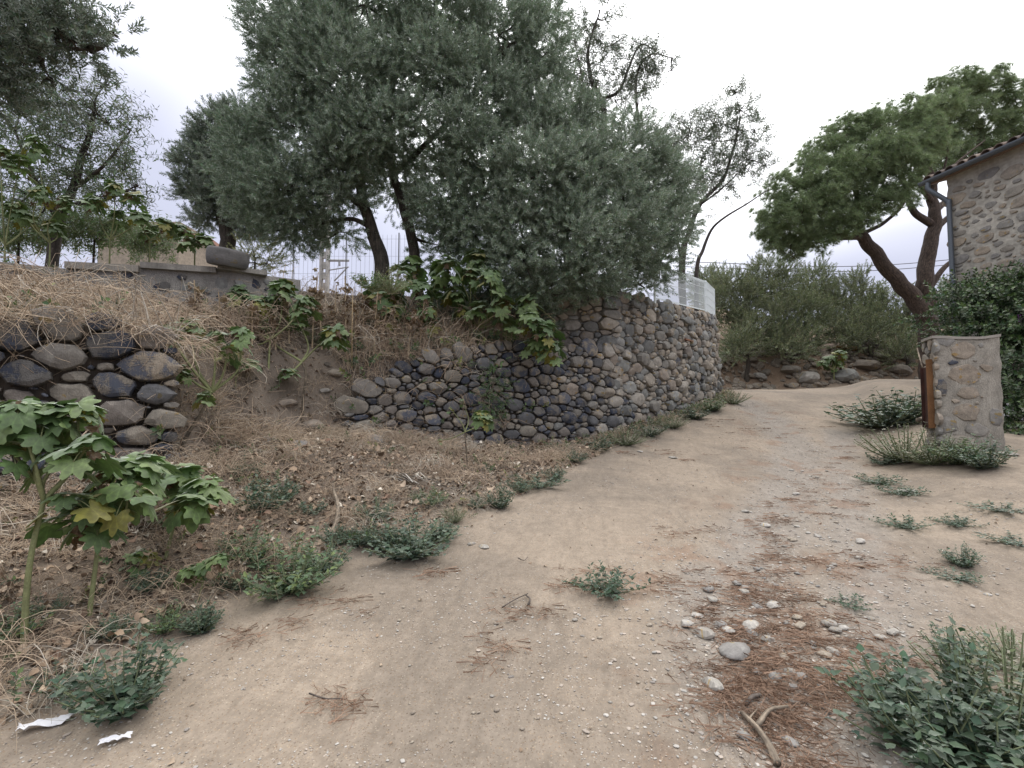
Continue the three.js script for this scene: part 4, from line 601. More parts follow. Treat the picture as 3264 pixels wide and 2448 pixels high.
// ---------------------------------------------------------------- low weeds
function addBlade(g, p, dir, nor, len, wid, col) { // broad toothed leaf with a bent midrib
  const side = V().crossVectors(dir, nor).normalize(); g.col = col; const st = [[0.12, 0.16], [0.36, 0.5], [0.6, 0.36], [0.8, 0.2]], ids = [], q = (t, w, h) => { const a = p.clone().addScaledVector(dir, t * len).addScaledVector(side, w * wid).addScaledVector(nor, h * wid - t * t * len * 0.22); return g.v(a.x, a.y, a.z); };
  const a = q(0, 0, 0), e = q(1, 0, 0); for (const [t, w] of st) ids.push([q(t, w, 0.14), q(t, 0, 0), q(t, -w, 0.14)]);
  g.tri(a, ids[0][1], ids[0][0]); g.tri(a, ids[0][2], ids[0][1]); for (let k = 0; k < 3; k++) { const [l, m, r] = ids[k], [L, M, R] = ids[k + 1]; g.quad(m, M, L, l); g.quad(r, R, M, m); } const z = ids[3]; g.tri(z[0], z[1], e); g.tri(z[1], z[2], e);
}
function weedGeo(seed, n, leafLen, leafWid, tones, bushy, stems = 9) { // unit height
  const r = rng(seed), g = new Shape(), s = new Shape(); s.col = [0.16, 0.19, 0.10];
  for (let k = 0; k < stems; k++) {
    const az = k * 2.4 + r(), out = bushy * 1.25 * Math.sqrt(r()), h = (0.6 + 0.4 * r()) * (1 - 0.55 * Math.pow(out / bushy / 1.25, 2)), C = new THREE.CatmullRomCurve3([V(0, -0.05, 0), V(Math.cos(az) * out * 0.6, h * 0.42, Math.sin(az) * out * 0.6), V(Math.cos(az) * out, h, Math.sin(az) * out)]);
    s.tube(C.getPoints(5), taper(6, 0.016, 0.006), 4, false);
    for (let i = 0; i < n; i++) { const t = 0.08 + 0.92 * Math.pow(i / (n - 1), 0.8), p = C.getPoint(t).add(unit(r).multiplyScalar(0.075)), a2 = i * 2.4 + r(), el = 0.1 + 0.9 * t * r(), dir = V(Math.cos(a2) * Math.cos(el), Math.sin(el), Math.sin(a2) * Math.cos(el)), nor = V(-Math.cos(a2) * Math.sin(el), Math.cos(el), -Math.sin(a2) * Math.sin(el)).add(unit(r).multiplyScalar(0.4)).normalize(); nor.addScaledVector(dir, -nor.dot(dir)).normalize(); addBlade(g, p, dir, nor, leafLen * (1.15 - 0.5 * t) * (0.7 + 0.6 * r()), leafWid * (1.15 - 0.5 * t) * (0.7 + 0.6 * r()), tones(r)); }
  }
  return [g.build(), s.build()];
}
const goose = (r) => r() < 0.2 ? [0.11, 0.16, 0.10] : [0.04 + 0.025 * r(), 0.085 + 0.04 * r(), 0.042 + 0.02 * r()];
const fresh = (r) => r() < 0.2 ? [0.17, 0.24, 0.06] : [0.07 + 0.03 * r(), 0.125 + 0.05 * r(), 0.05 + 0.02 * r()];
const pale = (r) => r() < 0.25 ? [0.32, 0.30, 0.22] : [0.13 + 0.06 * r(), 0.16 + 0.05 * r(), 0.075 + 0.03 * r()];
const weedKinds = { goose: [weedGeo(1, 20, 0.145, 0.105, goose, 0.6, 32), weedGeo(2, 19, 0.15, 0.11, goose, 0.75, 32), weedGeo(7, 22, 0.13, 0.075, goose, 0.7, 26)], fresh: [weedGeo(3, 24, 0.15, 0.085, fresh, 0.75, 30)], pale: [weedGeo(4, 26, 0.085, 0.05, pale, 0.75, 40)], creep: [weedGeo(5, 17, 0.32, 0.2, goose, 1.7, 20), weedGeo(6, 15, 0.34, 0.22, goose, 1.9, 18)] };
const weedStem = std(0xffffff, { vertexColors: true });
function weed(u, v, hpx, kind, label, seed, wide = 1, group) {
  const p = near(u, v), h = hpx / FOCAL * -p.z, r = rng(seed), k = weedKinds[kind], [leaf, stem] = k[r() * k.length | 0], t = thing(kind === 'pale' ? 'flowering_weed' : kind === 'fresh' ? 'leafy_bush' : 'green_weed', label, 'weed', p, group);
  mesh('foliage', leaf, foliageMat, t).userData.kind = 'stuff'; mesh('stems', stem, weedStem, t).userData.kind = 'stuff'; t.scale.set(h * wide, h, h * wide); t.rotation.y = r() * 6.283; return t;
}
[[125, 708, 74, 'goose', 'dark green weed at the edge of the track near the white litter', 1], [290, 592, 66, 'fresh', 'brightest leafy green bush at the foot of the litter bank', 0.9], [412, 556, 46, 'goose', 'dense dark green weed spilling onto the sandy track edge', 1.2], [500, 508, 28, 'goose', 'round green weed midway along the track edge', 0.8], [538, 487, 16, 'creep', 'low green weed beside the round one at the track edge', 1], [608, 594, 28, 'creep', 'lone green weed in the middle of the sandy track', 0.75], [262, 512, 42, 'goose', 'sparse bluish weed among the straw on the bank', 0.9], [375, 520, 30, 'goose', 'small bluish weed just above the dense track-edge weed', 0.9], [335, 545, 26, 'goose', 'small weed between the twisted pale root and the leafy bush', 0.8], [202, 632, 34, 'goose', 'small dark weed in the leaf litter below the low mallow', 0.9], [430, 505, 22, 'fresh', 'little fresh weed by the bundle of grey straw', 1], [232, 590, 22, 'goose', 'tiny weed left of the leafy bush', 0.9], [60, 690, 30, 'goose', 'low weed at the foot of the tallest mallow', 1.2],
  [884, 427, 40, 'goose', 'broad dark weed clump at the track side before the gate pillar', 1.5], [908, 418, 36, 'goose', 'weed clump with white blossom close to the steel channel', 1.2], [905, 462, 42, 'pale', 'pale dry flowering weed at the foot of the gate pillar', 1.3], [932, 464, 38, 'pale', 'straggly pale weed against the front of the gate pillar', 1.2], [960, 464, 34, 'fresh', 'leafy weed beneath the right half of the gate pillar', 1], [985, 468, 34, 'goose', 'green weed at the right foot of the gate pillar', 1.1], [884, 464, 12, 'creep', 'small dark weed before the pale flowering weeds', 1], [880, 484, 12, 'creep', 'flat dark weed on the sand left of its twin', 1], [903, 495, 12, 'creep', 'flat dark weed on the sand nearer the camera than its twin', 1], [905, 528, 14, 'creep', 'small dark weed alone on the sandy right side', 0.9], [957, 526, 12, 'creep', 'trailing dark weed on open sand right of the small one', 1], [1003, 511, 9, 'creep', 'flattened weed at the right picture edge', 1.6], [1018, 545, 12, 'creep', 'weed cut by the right picture edge', 1.4], [963, 566, 24, 'goose', 'rounded bluish weed on the right sand', 1], [955, 580, 11, 'creep', 'flat companion of the rounded bluish weed', 1.2], [847, 607, 13, 'creep', 'smallest weed beside the stony gully', 0.8],
  [930, 752, 95, 'goose', 'big blue-green weed at the lower right, leftmost of the mass', 1], [965, 725, 95, 'goose', 'big blue-green weed at the lower right with upright tips', 1], [1010, 720, 90, 'pale', 'flowering weed in the lower right mass with pale blossoms', 1], [1000, 790, 100, 'goose', 'nearest weed in the lower right corner', 1.1], [955, 660, 42, 'goose', 'narrow weed shoot behind the lower right mass', 0.8], [1015, 668, 40, 'pale', 'yellowish dry weed behind the lower right mass', 1.4], [895, 700, 28, 'goose', 'outlying shoot at the left of the lower right mass', 1],
  [600, 452, 18, 'goose', 'weed at the wall foot where the two walls meet', 1.2], [625, 445, 20, 'pale', 'dry grassy weed at the foot of the tall wall', 1.5], [650, 436, 18, 'goose', 'green weed at the foot of the tall wall', 1.5], [672, 428, 16, 'pale', 'fine weed under the wall niche', 1.5], [693, 419, 15, 'goose', 'weed in the strip below the wall niche', 1.5], [712, 411, 17, 'fresh', 'green weed at the far end of the tall wall foot', 1.3], [733, 404, 16, 'pale', 'yellow green tuft at the corner of the tall wall', 1.3], [575, 462, 14, 'goose', 'little weed before the foot of the low wall', 1.3]]
  .concat([[372, 290, 24, 'fresh', 'greener weed at the foot of the leaning olive trunk', 1], [392, 292, 30, 'pale', 'tall dry weed between the two olive trunks', 0.8], [340, 318, 22, 'pale', 'straggling weed among the standing dry stalks', 1], [375, 335, 26, 'fresh', 'green weed among the standing dry stalks', 0.8], [315, 345, 18, 'pale', 'dry weed on the crown of the earth bank', 1.2], [200, 300, 20, 'pale', 'dry weed in front of the mortared wall', 1.2], [60, 285, 24, 'pale', 'dry weed at the far left before the mortared wall', 1.2],
    [245, 478, 26, 'goose', 'bluish weed highest on the litter bank below the straw heap', 0.8], [285, 500, 24, 'goose', 'bluish weed left of the twisted pale root', 1], [310, 515, 16, 'creep', 'flat weed at the left of the twisted pale root', 0.8], [360, 545, 24, 'goose', 'weed immediately right of the twisted root end', 0.9], [385, 548, 30, 'goose', 'weed merging with the left of the dense track-edge weed', 0.9], [440, 540, 26, 'goose', 'weed merging with the right of the dense track-edge weed', 0.9], [455, 522, 20, 'pale', 'pale sparse weed at the track edge', 0.9], [475, 508, 14, 'goose', 'little weed left of the round track-edge weed', 1], [520, 492, 18, 'goose', 'weed right behind the round track-edge weed', 1.1], [555, 480, 16, 'goose', 'farthest weed of the track-edge row', 1.2], [165, 632, 34, 'fresh', 'leafy sprig in the litter between the two mallow stems', 0.7], [110, 640, 30, 'goose', 'weed behind the dark one near the white litter', 1], [5, 640, 40, 'fresh', 'leafy weed cut by the left picture edge', 1], [45, 615, 26, 'goose', 'weed beside the tallest mallow stem', 0.9], [248, 560, 40, 'fresh', 'left half of the paired leafy bushes', 0.8], [325, 572, 44, 'goose', 'bluish bush joined to the right of the leafy one', 0.8], [150, 590, 26, 'goose', 'weed on the litter below the yellow-leaved mallow', 0.9]])
  .forEach(([u, v, h, kind, label, wide], k) => weed(u, v, h, kind, label, 500 + k, wide));
// ---------------------------------------------------------------- climbing hedge in front of the house
{
  const r = rng(61), foot = onGround(7.6, -7.4), t = thing('climber_hedge', 'dark green climbing hedge between the gate pillar and the house', 'hedge', foot), list = [[985, 300, 9.2, 26, 14], [1015, 300, 9, 24, 18], [960, 310, 9.4, 16, 10, 0.7], [990, 330, 9, 30, 22], [1020, 340, 8.6, 24, 30], [970, 335, 9.2, 16, 14, 0.8], [1012, 375, 8.2, 18, 24], [1018, 405, 8, 14, 24], [1030, 430, 7.6, 22, 28], [1010, 430, 8, 8, 26], [1050, 330, 8.4, 30, 50], [1050, 400, 8, 30, 40], [945, 318, 9.4, 8, 4, 0.8], [930, 322, 9.6, 10, 3, 0.7], [948, 300, 9.6, 10, 8, 0.7], [975, 290, 9.4, 16, 8, 0.8]];
  const cl = list.map(clump); twigsTo(t, [foot.clone(), V(8.3, 2.6, -8.2), V(9, 3.3, -9)], cl.map((c) => c.c), almondBark, r, 0.03); crown(t, 'crown', vineTwigs, glossyLeaf, leafPoints(r, cl, 150, 6, 0.3), r, grey(0.8, 1.3), 0.9, 1.4);
  const fl = new Shape(); for (const [u, v, c] of [[1009, 406, [0.75, 0.75, 0.8]], [1014, 412, [0.75, 0.75, 0.8]], [1004, 414, [0.75, 0.75, 0.8]], [1020, 420, [0.72, 0.72, 0.78]], [1020, 318, [0.32, 0.06, 0.40]], [1016, 322, [0.32, 0.06, 0.40]]]) { const p = at(u, v, v > 380 ? 7.75 : 8.4); for (let k = 0; k < 12; k++) { const d = unit(r), s = unit(r); addLeaf(fl, p.clone().sub(foot).addScaledVector(d, 0.05 * r()), d, V().crossVectors(d, s).normalize(), 0.04, 0.025, c); } } const f = mesh('blossoms', fl.build(), foliageMat, t); f.userData.kind = 'stuff';
}
// shrubs filling the upper terrace behind the walls
[[95, 228, 8.6, 34, 26, 'grey green shrub behind the left terrace mallows'], [20, 225, 8.2, 44, 34, 'shrub at the left edge of the terrace'], [150, 240, 9.5, 26, 18, 'low shrub on the terrace left of the stone basin'], [255, 258, 8.4, 24, 18, 'feathery pale shrub right of the stone basin'], [470, 300, 8.9, 46, 34, 'dark shrub in the shade of the big olive'], [530, 310, 9, 30, 30, 'dark shrub against the left end of the tall wall']].forEach(([u, v, d, ru, rv, label], k) => {
  const c = at(u, v, d), f = onGround(c.x, c.z); tree({ name: 'shrub', label, category: 'shrub', foot: f, seed: 620 + k, bark: almondBark, geos: k === 3 ? scrubTwigs : k > 3 ? oliveTwigs : almondTwigs, mat: foliageMat, perArea: k > 3 ? 190 : 230, spray: 5, upward: 0.6, twigsPer: 8, twigRad: 0.008, smin: k === 3 ? 0.4 : 0.8, smax: k === 3 ? 0.6 : 1.2, tint: k === 3 ? grey(1.2, 1.7, [1.1, 1, 0.9]) : k < 3 ? grey(1.1, 1.7, [1, 1.1, 0.75]) : grey(0.75, 1.2), trunk: [[[V(f.x, f.y - 0.1, f.z), V((f.x + c.x) / 2, (f.y + c.y) / 2, (f.z + c.z) / 2), c], 0.03, 0.012, 'stem']], clumps: [[u, v, d, ru * 0.7, rv * 0.8], [u - ru * 0.5, v + rv * 0.3, d, ru * 0.5, rv * 0.6], [u + ru * 0.5, v + rv * 0.3, d, ru * 0.5, rv * 0.6]] }); });

// dried mallow stalks with curled leaves still on them
{
  const dm = [[0.52, 0.41, 0.27], [0.44, 0.34, 0.22]].map((c) => std(rgb(...c))), lm = [[0.42, 0.29, 0.18], [0.32, 0.215, 0.135], [0.50, 0.39, 0.26]].map(mallowMat), r = rng(77), nth = ['first', 'second', 'third', 'fourth', 'fifth', 'sixth', 'seventh', 'eighth', 'ninth', 'tenth', 'eleventh', 'twelfth', 'thirteenth', 'fourteenth', 'fifteenth', 'sixteenth'];
  [[196, 335, 280], [222, 345, 292], [252, 350, 300], [276, 352, 318], [290, 345, 282], [312, 348, 272], [322, 352, 300], [334, 350, 285], [346, 356, 276], [356, 360, 300], [364, 352, 280], [374, 360, 292], [384, 356, 300], [396, 358, 310], [408, 356, 312], [420, 352, 300]].forEach(([u, v, vt], k) => {
    const p = near(u, v), d = -p.z, o = p, t = thing('dried_stalk', nth[k] + ' dried mallow stalk from the stone basin towards the olive trunks', 'dry plant', p, 'dried mallow stalks on the bank'), lean = (r() - 0.5) * 24, top = at(u + lean, vt, d - 0.1), W = (q) => V(q.x - o.x, q.y - o.y, q.z - o.z), C = new THREE.CatmullRomCurve3([V(0, -0.05, 0), W(at(u + lean * 0.3, (v + vt) / 2, d)), W(top)]), s = new Shape(); s.tube(C.getPoints(8), taper(9, 0.012, 0.006), 5); mesh('stem', s.build(), dm[k % 2], t);
    const n = 9 + r() * 10 | 0; for (let i = 0; i < n; i++) { const q = C.getPoint(0.35 + 0.65 * r()).add(unit(r).multiplyScalar(0.05)), m = mesh('leaf', shrivelled[i % 2], lm[r() * 3 | 0], t); m.position.copy(q); m.scale.setScalar(0.05 + 0.07 * r()); m.rotation.set(r() * 3, r() * 6, r() * 3); }
  });
}

// ---------------------------------------------------------------- dry grass, straw and leaf litter
const strawMat = std(0xffffff, { roughness: 0.85 });
function stalkGeo(seed, bend, rad) { const r = rng(seed), g = new Shape(); g.col = [1, 1, 1]; const p = [V(0, 0, 0), V(bend * 0.15, 0.35, bend * 0.1 * (r() - 0.5)), V(bend * 0.5, 0.7, bend * 0.3 * (r() - 0.5)), V(bend, 0.92 - Math.abs(bend) * 0.25, bend * 0.5 * (r() - 0.5))]; g.tube(spline(p, 7), taper(8, rad, rad * 0.5), 3, false); return g.build(); }
const stalks = [stalkGeo(1, 0.1, 0.008), stalkGeo(2, 0.5, 0.007), stalkGeo(3, 0.9, 0.006), stalkGeo(4, -0.6, 0.007)];
const strawCol = (r) => { const q = 0.8 + 0.7 * r(), k = r(); return k < 0.55 ? rgb(0.42 * q, 0.33 * q, 0.235 * q) : k < 0.85 ? rgb(0.30 * q, 0.225 * q, 0.16 * q) : rgb(0.43 * q, 0.385 * q, 0.315 * q); };
function scatterStalks(name, label, n, seed, place, lo, hi, lie) { // lie: 0 upright .. 1 lying
  const r = rng(seed), sets = stalks.map(() => [[], []]), q = new THREE.Quaternion();
  for (let k = 0; k < n; k++) { const p = place(r); if (!p) continue; const d = V((r() - 0.5) * 2, 0, (r() - 0.5) * 2).normalize().multiplyScalar(lie * (0.6 + 0.8 * r())).add(V(0, Math.max(0.05, 1 - lie + 0.1 * r()), 0)); if (p.dir) d.addScaledVector(p.dir, 1); d.normalize(); q.setFromUnitVectors(Y, d).multiply(new THREE.Quaternion().setFromAxisAngle(Y, r() * 6.283)); const L = lerp(lo, hi, r() * r()), w = (0.18 + 0.35 * r()) / Math.max(0.25, L) * 0.55, i = r() * 4 | 0; sets[i][0].push(new THREE.Matrix4().compose(p.at || p, q, V(L, L, L).multiply(V(1, 1, 1)))); sets[i][1].push(strawCol(r)); }
  sets.forEach(([m, c], i) => m.length && stuff(name, stalks[i], strawMat, m, c, label, 'dry grass'));
}
const inPoly = (poly, u, v) => { let c = false; for (let i = 0, j = poly.length - 1; i < poly.length; j = i++) if ((poly[i][1] > v) !== (poly[j][1] > v) && u < (poly[j][0] - poly[i][0]) * (v - poly[i][1]) / (poly[j][1] - poly[i][1]) + poly[i][0]) c = !c; return c; };
// points of the bank between track and walls
function bankPoint(r, x0 = -4.3, x1 = 6, z0 = -13.2, z1 = -1.2) { for (let k = 0; k < 60; k++) { const x = lerp(x0, x1, r()), z = lerp(z1, z0, Math.pow(r(), 1.3)); if (inside(edge, x, z) && !inside(foot1, x, z) && nearest(edge, x, z)[0] > 0.25 * r() * r()) return V(x, ground(x, z) + 0.006, z); } return null; }
function shelfPoint(r, minX = -7.2, maxX = 0.6) { for (let k = 0; k < 80; k++) { const x = lerp(minX, maxX, r()), z = lerp(-2.4, -9, r()); if (inside(foot1, x, z) && !inside(foot2, x, z) && (() => { const [q, k] = nearest(foot1, x, z); return q > (k === 5 || k === 6 ? 0.75 + 0.3 * r() : 0.12); })()) return V(x, ground(x, z), z); } return null; }
scatterStalks('dry_straw', 'loose dry straw lying over the litter bank', 9500, 701, (r) => bankPoint(r), 0.08, 0.34, 0.9);
scatterStalks('dry_stubble', 'short upright dry stubble on the litter bank', 1500, 702, (r) => bankPoint(r, -3, 3), 0.06, 0.22, 0.3);
scatterStalks('dry_grass', 'tangled dry grass covering the slope above the boulder wall', 7500, 703, (r) => { const p = shelfPoint(r, -7.2, -2.6); return p && nearest(foot2, p.x, p.z)[0] < 0.75 && p.x > -6 && r() < 0.85 ? null : p; }, 0.25, 0.7, 0.75);
scatterStalks('dry_grass', 'standing dry stalks on the bank below the big olive', 2300, 704, (r) => shelfPoint(r, -3.4, 0.2), 0.35, 1.0, 0.22);
// grass hanging over the face of the boulder wall and down the earth bank
scatterStalks('hanging_grass', 'dry grass hanging over the top of the boulder wall', 800, 705, (r) => { const k = lerp(1, 5.9, r()), i = k | 0, t = k - i, a = foot1[i], b = foot1[i + 1], x = lerp(a.x, b.x, t), z = lerp(a.z, b.z, t), y = lerp(crest1[i], crest1[i + 1], t), n = V(-(b.z - a.z), 0, b.x - a.x).normalize(); return { at: V(x, y + 0.05 + 0.1 * r(), z).addScaledVector(n, -0.2 * r()), dir: n.clone().multiplyScalar(0.9).add(V(0, -0.5 - 0.8 * r(), 0)) }; }, 0.2, 0.5, 0.5);
scatterStalks('hanging_grass', 'dry grass tumbling down the earth bank beside the boulder wall', 160, 706, (r) => { const k = lerp(4.9, 7.6, r()), i = k | 0, t = k - i, a = foot1[i], b = foot1[i + 1], n = V(-(b.z - a.z), 0, b.x - a.x).normalize(), p = V(lerp(a.x, b.x, t), 0, lerp(a.z, b.z, t)).addScaledVector(n, -0.9 + 1.2 * r()); p.y = ground(p.x, p.z) + 0.02; return { at: p, dir: n.clone().multiplyScalar(0.6).add(V(0, -0.45, 0)) }; }, 0.15, 0.6, 0.6);
// wiry heap of bent straw on the bank
{ const c = near(235, 442); scatterStalks('straw_heap', 'heap of wiry golden straw on the bare bank', 420, 707, (r) => { const a = r() * 6.283, q = Math.sqrt(r()) * 0.42, x = c.x + Math.cos(a) * q, z = c.z + Math.sin(a) * q * 0.6; return V(x, ground(x, z) + 0.1 * r() * (1 - q), z); }, 0.3, 0.7, 0.85); }
{ const c = near(405, 482), r = rng(708), t = thing('straw_bundle', 'small bundle of flat grey straw blades on the litter bank', 'straw bundle', c); for (let k = 0; k < 26; k++) { const g = new Shape(), L = 0.25 + 0.3 * r(), a = -0.6 + (r() - 0.5) * 0.8, w = 0.007; g.col = [1, 1, 1]; const y = 0.02 + 0.06 * r(), p = [V(-L / 2, y, 0), V(0, y + 0.05 * r(), 0.02 * r()), V(L / 2, y * 0.5, 0)], m = spline(p, 5), id = m.flatMap((q) => [g.v(q.x, q.y, q.z - w), g.v(q.x, q.y + 0.004, q.z + w)]); for (let i = 0; i < 5; i++) g.quad(id[2 * i], id[2 * i + 1], id[2 * i + 3], id[2 * i + 2]); const b = mesh('blade', g.build(), bladeMat(k), t); b.position.set((r() - 0.5) * 0.3, 0, (r() - 0.5) * 0.2); b.rotation.y = a; } }
function bladeMat(k) { bladeMat.m ??= [[0.42, 0.40, 0.36], [0.5, 0.47, 0.42], [0.36, 0.33, 0.28]].map((c) => std(rgb(...c), { side: THREE.DoubleSide })); return bladeMat.m[k % 3]; }
// dead leaves
function deadLeaf(seed) { const r = rng(seed), g = new Shape(), N = 9; g.col = [1, 1, 1]; const c = g.v(0, 0.012, 0); for (let k = 0; k < N; k++) { const a = k / N * 6.283, R = 0.5 * (0.65 + 0.5 * r()); g.v(Math.cos(a) * R, 0.16 * Math.sin(a * 2 + seed) + 0.10 * (r() - 0.3) + 0.04, Math.sin(a) * R * 0.7); } for (let k = 0; k < N; k++) g.tri(c, 1 + (k + 1) % N, 1 + k); return g.build(); }
const deadLeaves = [1, 2, 3, 4].map(deadLeaf), deadMat = new THREE.MeshStandardMaterial({ color: 0xffffff, roughness: 0.9, side: THREE.DoubleSide });
const deadCol = (r) => { const q = 0.6 + 0.8 * r(), k = r(); return k < 0.5 ? rgb(0.235 * q, 0.17 * q, 0.115 * q) : k < 0.8 ? rgb(0.32 * q, 0.25 * q, 0.18 * q) : k < 0.93 ? rgb(0.17 * q, 0.11 * q, 0.075 * q) : rgb(0.5 * q, 0.45 * q, 0.37 * q); };
function scatterLeaves(label, n, seed, place, lo, hi) { const r = rng(seed), sets = deadLeaves.map(() => [[], []]), e = new THREE.Euler(); for (let k = 0; k < n; k++) { const p = place(r); if (!p) continue; e.set((r() - 0.5) * 1.1, r() * 6.283, (r() - 0.5) * 1.1); const s = lerp(lo, hi, r() * r()), i = r() * 4 | 0; p.y += s * 0.08; sets[i][0].push(new THREE.Matrix4().compose(p, new THREE.Quaternion().setFromEuler(e), V(s, s, s))); sets[i][1].push(deadCol(r)); } sets.forEach(([m, c], i) => m.length && stuff('leaf_litter', deadLeaves[i], deadMat, m, c, label, 'leaf litter')); }
scatterLeaves('brown fallen leaves littering the bank beside the track', 16000, 711, (r) => bankPoint(r), 0.015, 0.085);
scatterLeaves('fallen leaves on the slope above the low wall', 5000, 712, (r) => shelfPoint(r), 0.03, 0.11);
scatterLeaves('few fallen leaves blown onto the track', 500, 713, (r) => { const x = lerp(-2.5, 5, r()), z = lerp(-1.2, -10, r()); return inside(edge, x, z) ? null : onGround(x, z, 0.004); }, 0.015, 0.04);
// pine needles
{ const g = new Shape(), r = rng(721); g.col = [1, 1, 1]; for (let k = 0; k < 14; k++) { const a = r() * 6.283, L = 0.05 + 0.05 * r(), x = (r() - 0.5) * 0.08, z = (r() - 0.5) * 0.08, y = 0.002 + 0.012 * r(), dx = Math.cos(a) * L, dz = Math.sin(a) * L, nx = -Math.sin(a) * 0.0006, nz = Math.cos(a) * 0.0006, p = g.v(x - nx, y, z - nz), q = g.v(x + nx, y, z + nz), e = g.v(x + dx + nx, y + 0.012 * (r() - 0.4), z + dz + nz), f = g.v(x + dx - nx, y, z + dz - nz); g.quad(p, q, e, f); }
  const geo = g.build(), ms = [], cs = [], spots = [];
  const addSpot = (u, v, w, h, n) => { for (let k = 0; k < n * 0.42; k++) { const a = r() * 6.283, q = Math.sqrt(-2 * Math.log(1 - r() * 0.98)) * 1.05, uu = u + Math.cos(a) * w * q, vv = v + Math.sin(a) * h * q; if (fbm(uu * 0.06, vv * 0.12, 4, 3) > -0.02) spots.push([uu, vv]); } };
  [[755, 620, 42, 20, 420], [735, 590, 26, 10, 160], [790, 640, 45, 12, 220], [770, 680, 45, 22, 420], [745, 705, 30, 20, 240], [800, 730, 30, 36, 320], [765, 555, 12, 40, 220], [780, 520, 10, 20, 100], [870, 690, 40, 10, 120], [905, 660, 30, 8, 80], [690, 535, 22, 5, 40], [320, 610, 26, 12, 50], [245, 638, 20, 8, 30], [345, 708, 14, 8, 30], [490, 655, 11, 9, 24], [520, 612, 22, 9, 40], [600, 582, 30, 12, 60], [640, 453, 40, 6, 80], [700, 425, 30, 4, 50], [830, 560, 30, 5, 60], [820, 500, 20, 8, 70], [790, 430, 50, 5, 60], [840, 470, 14, 20, 80], [900, 570, 40, 6, 60], [430, 575, 10, 4, 20]].forEach((a) => addSpot(...a));
  for (const [u, v] of spots) { const p = hitFast(u, v); if (!p) continue; const s = 0.9 + 0.6 * r(), qq = 0.7 + 0.6 * r(); p.y += 0.004; ms.push(new THREE.Matrix4().compose(p, new THREE.Quaternion().setFromAxisAngle(Y, r() * 6.283), V(s, s, s))); cs.push(rgb(0.26 * qq, 0.17 * qq, 0.115 * qq)); }
  stuff('pine_needles', geo, strawMat, ms, cs, 'drifts of reddish fallen pine needles on the track', 'pine needles');
}
function hitFast(u, v) { if (v > 800) return null; let lo = 0.8, d = 0.8; for (; d < 40; d += 0.15) { const p = at(u, v, d); if (p.y <= ground(p.x, p.z, false)) break; } lo = d - 0.3; for (d = lo; d < lo + 0.6; d += 0.02) { const p = at(u, v, d); if (p.y <= ground(p.x, p.z)) return V(p.x, ground(p.x, p.z), p.z); } return null; }
// ---------------------------------------------------------------- stones lying about
function rock(seed, sharp) { const r = rng(seed), g = new THREE.IcosahedronGeometry(0.5, 1), q = g.attributes.position, pl = Array.from({ length: 7 }, () => [unit(r), 0.28 + 0.16 * r()]), w = V(); for (let k = 0; k < q.count; k++) { w.fromBufferAttribute(q, k); for (const [n, d] of pl) { const e = w.dot(n); if (e > d) w.addScaledVector(n, (d - e) * sharp); } q.setXYZ(k, w.x * 1.15, w.y * 0.7, w.z); } g.deleteAttribute('uv'); const uv = []; for (let k = 0; k < q.count; k++) uv.push(q.getX(k) * 0.4, q.getZ(k) * 0.4 + q.getY(k) * 0.3); g.setAttribute('uv', new THREE.Float32BufferAttribute(uv, 2)); g.computeVertexNormals(); return sharp > 0.8 ? g : toCreasedNormals(g, 1.2); }
const rocks = [rock(1, 1), rock(2, 1), rock(3, 0.9), rock(4, 0.5), rock(5, 1), rock(6, 0.6)];
const looseMats = [[0.50, 0.485, 0.45], [0.44, 0.42, 0.385], [0.36, 0.355, 0.345], [0.47, 0.42, 0.35], [0.40, 0.35, 0.295], [0.60, 0.585, 0.55]].map((c) => std(rgb(...c), { map: stoneTexA }));
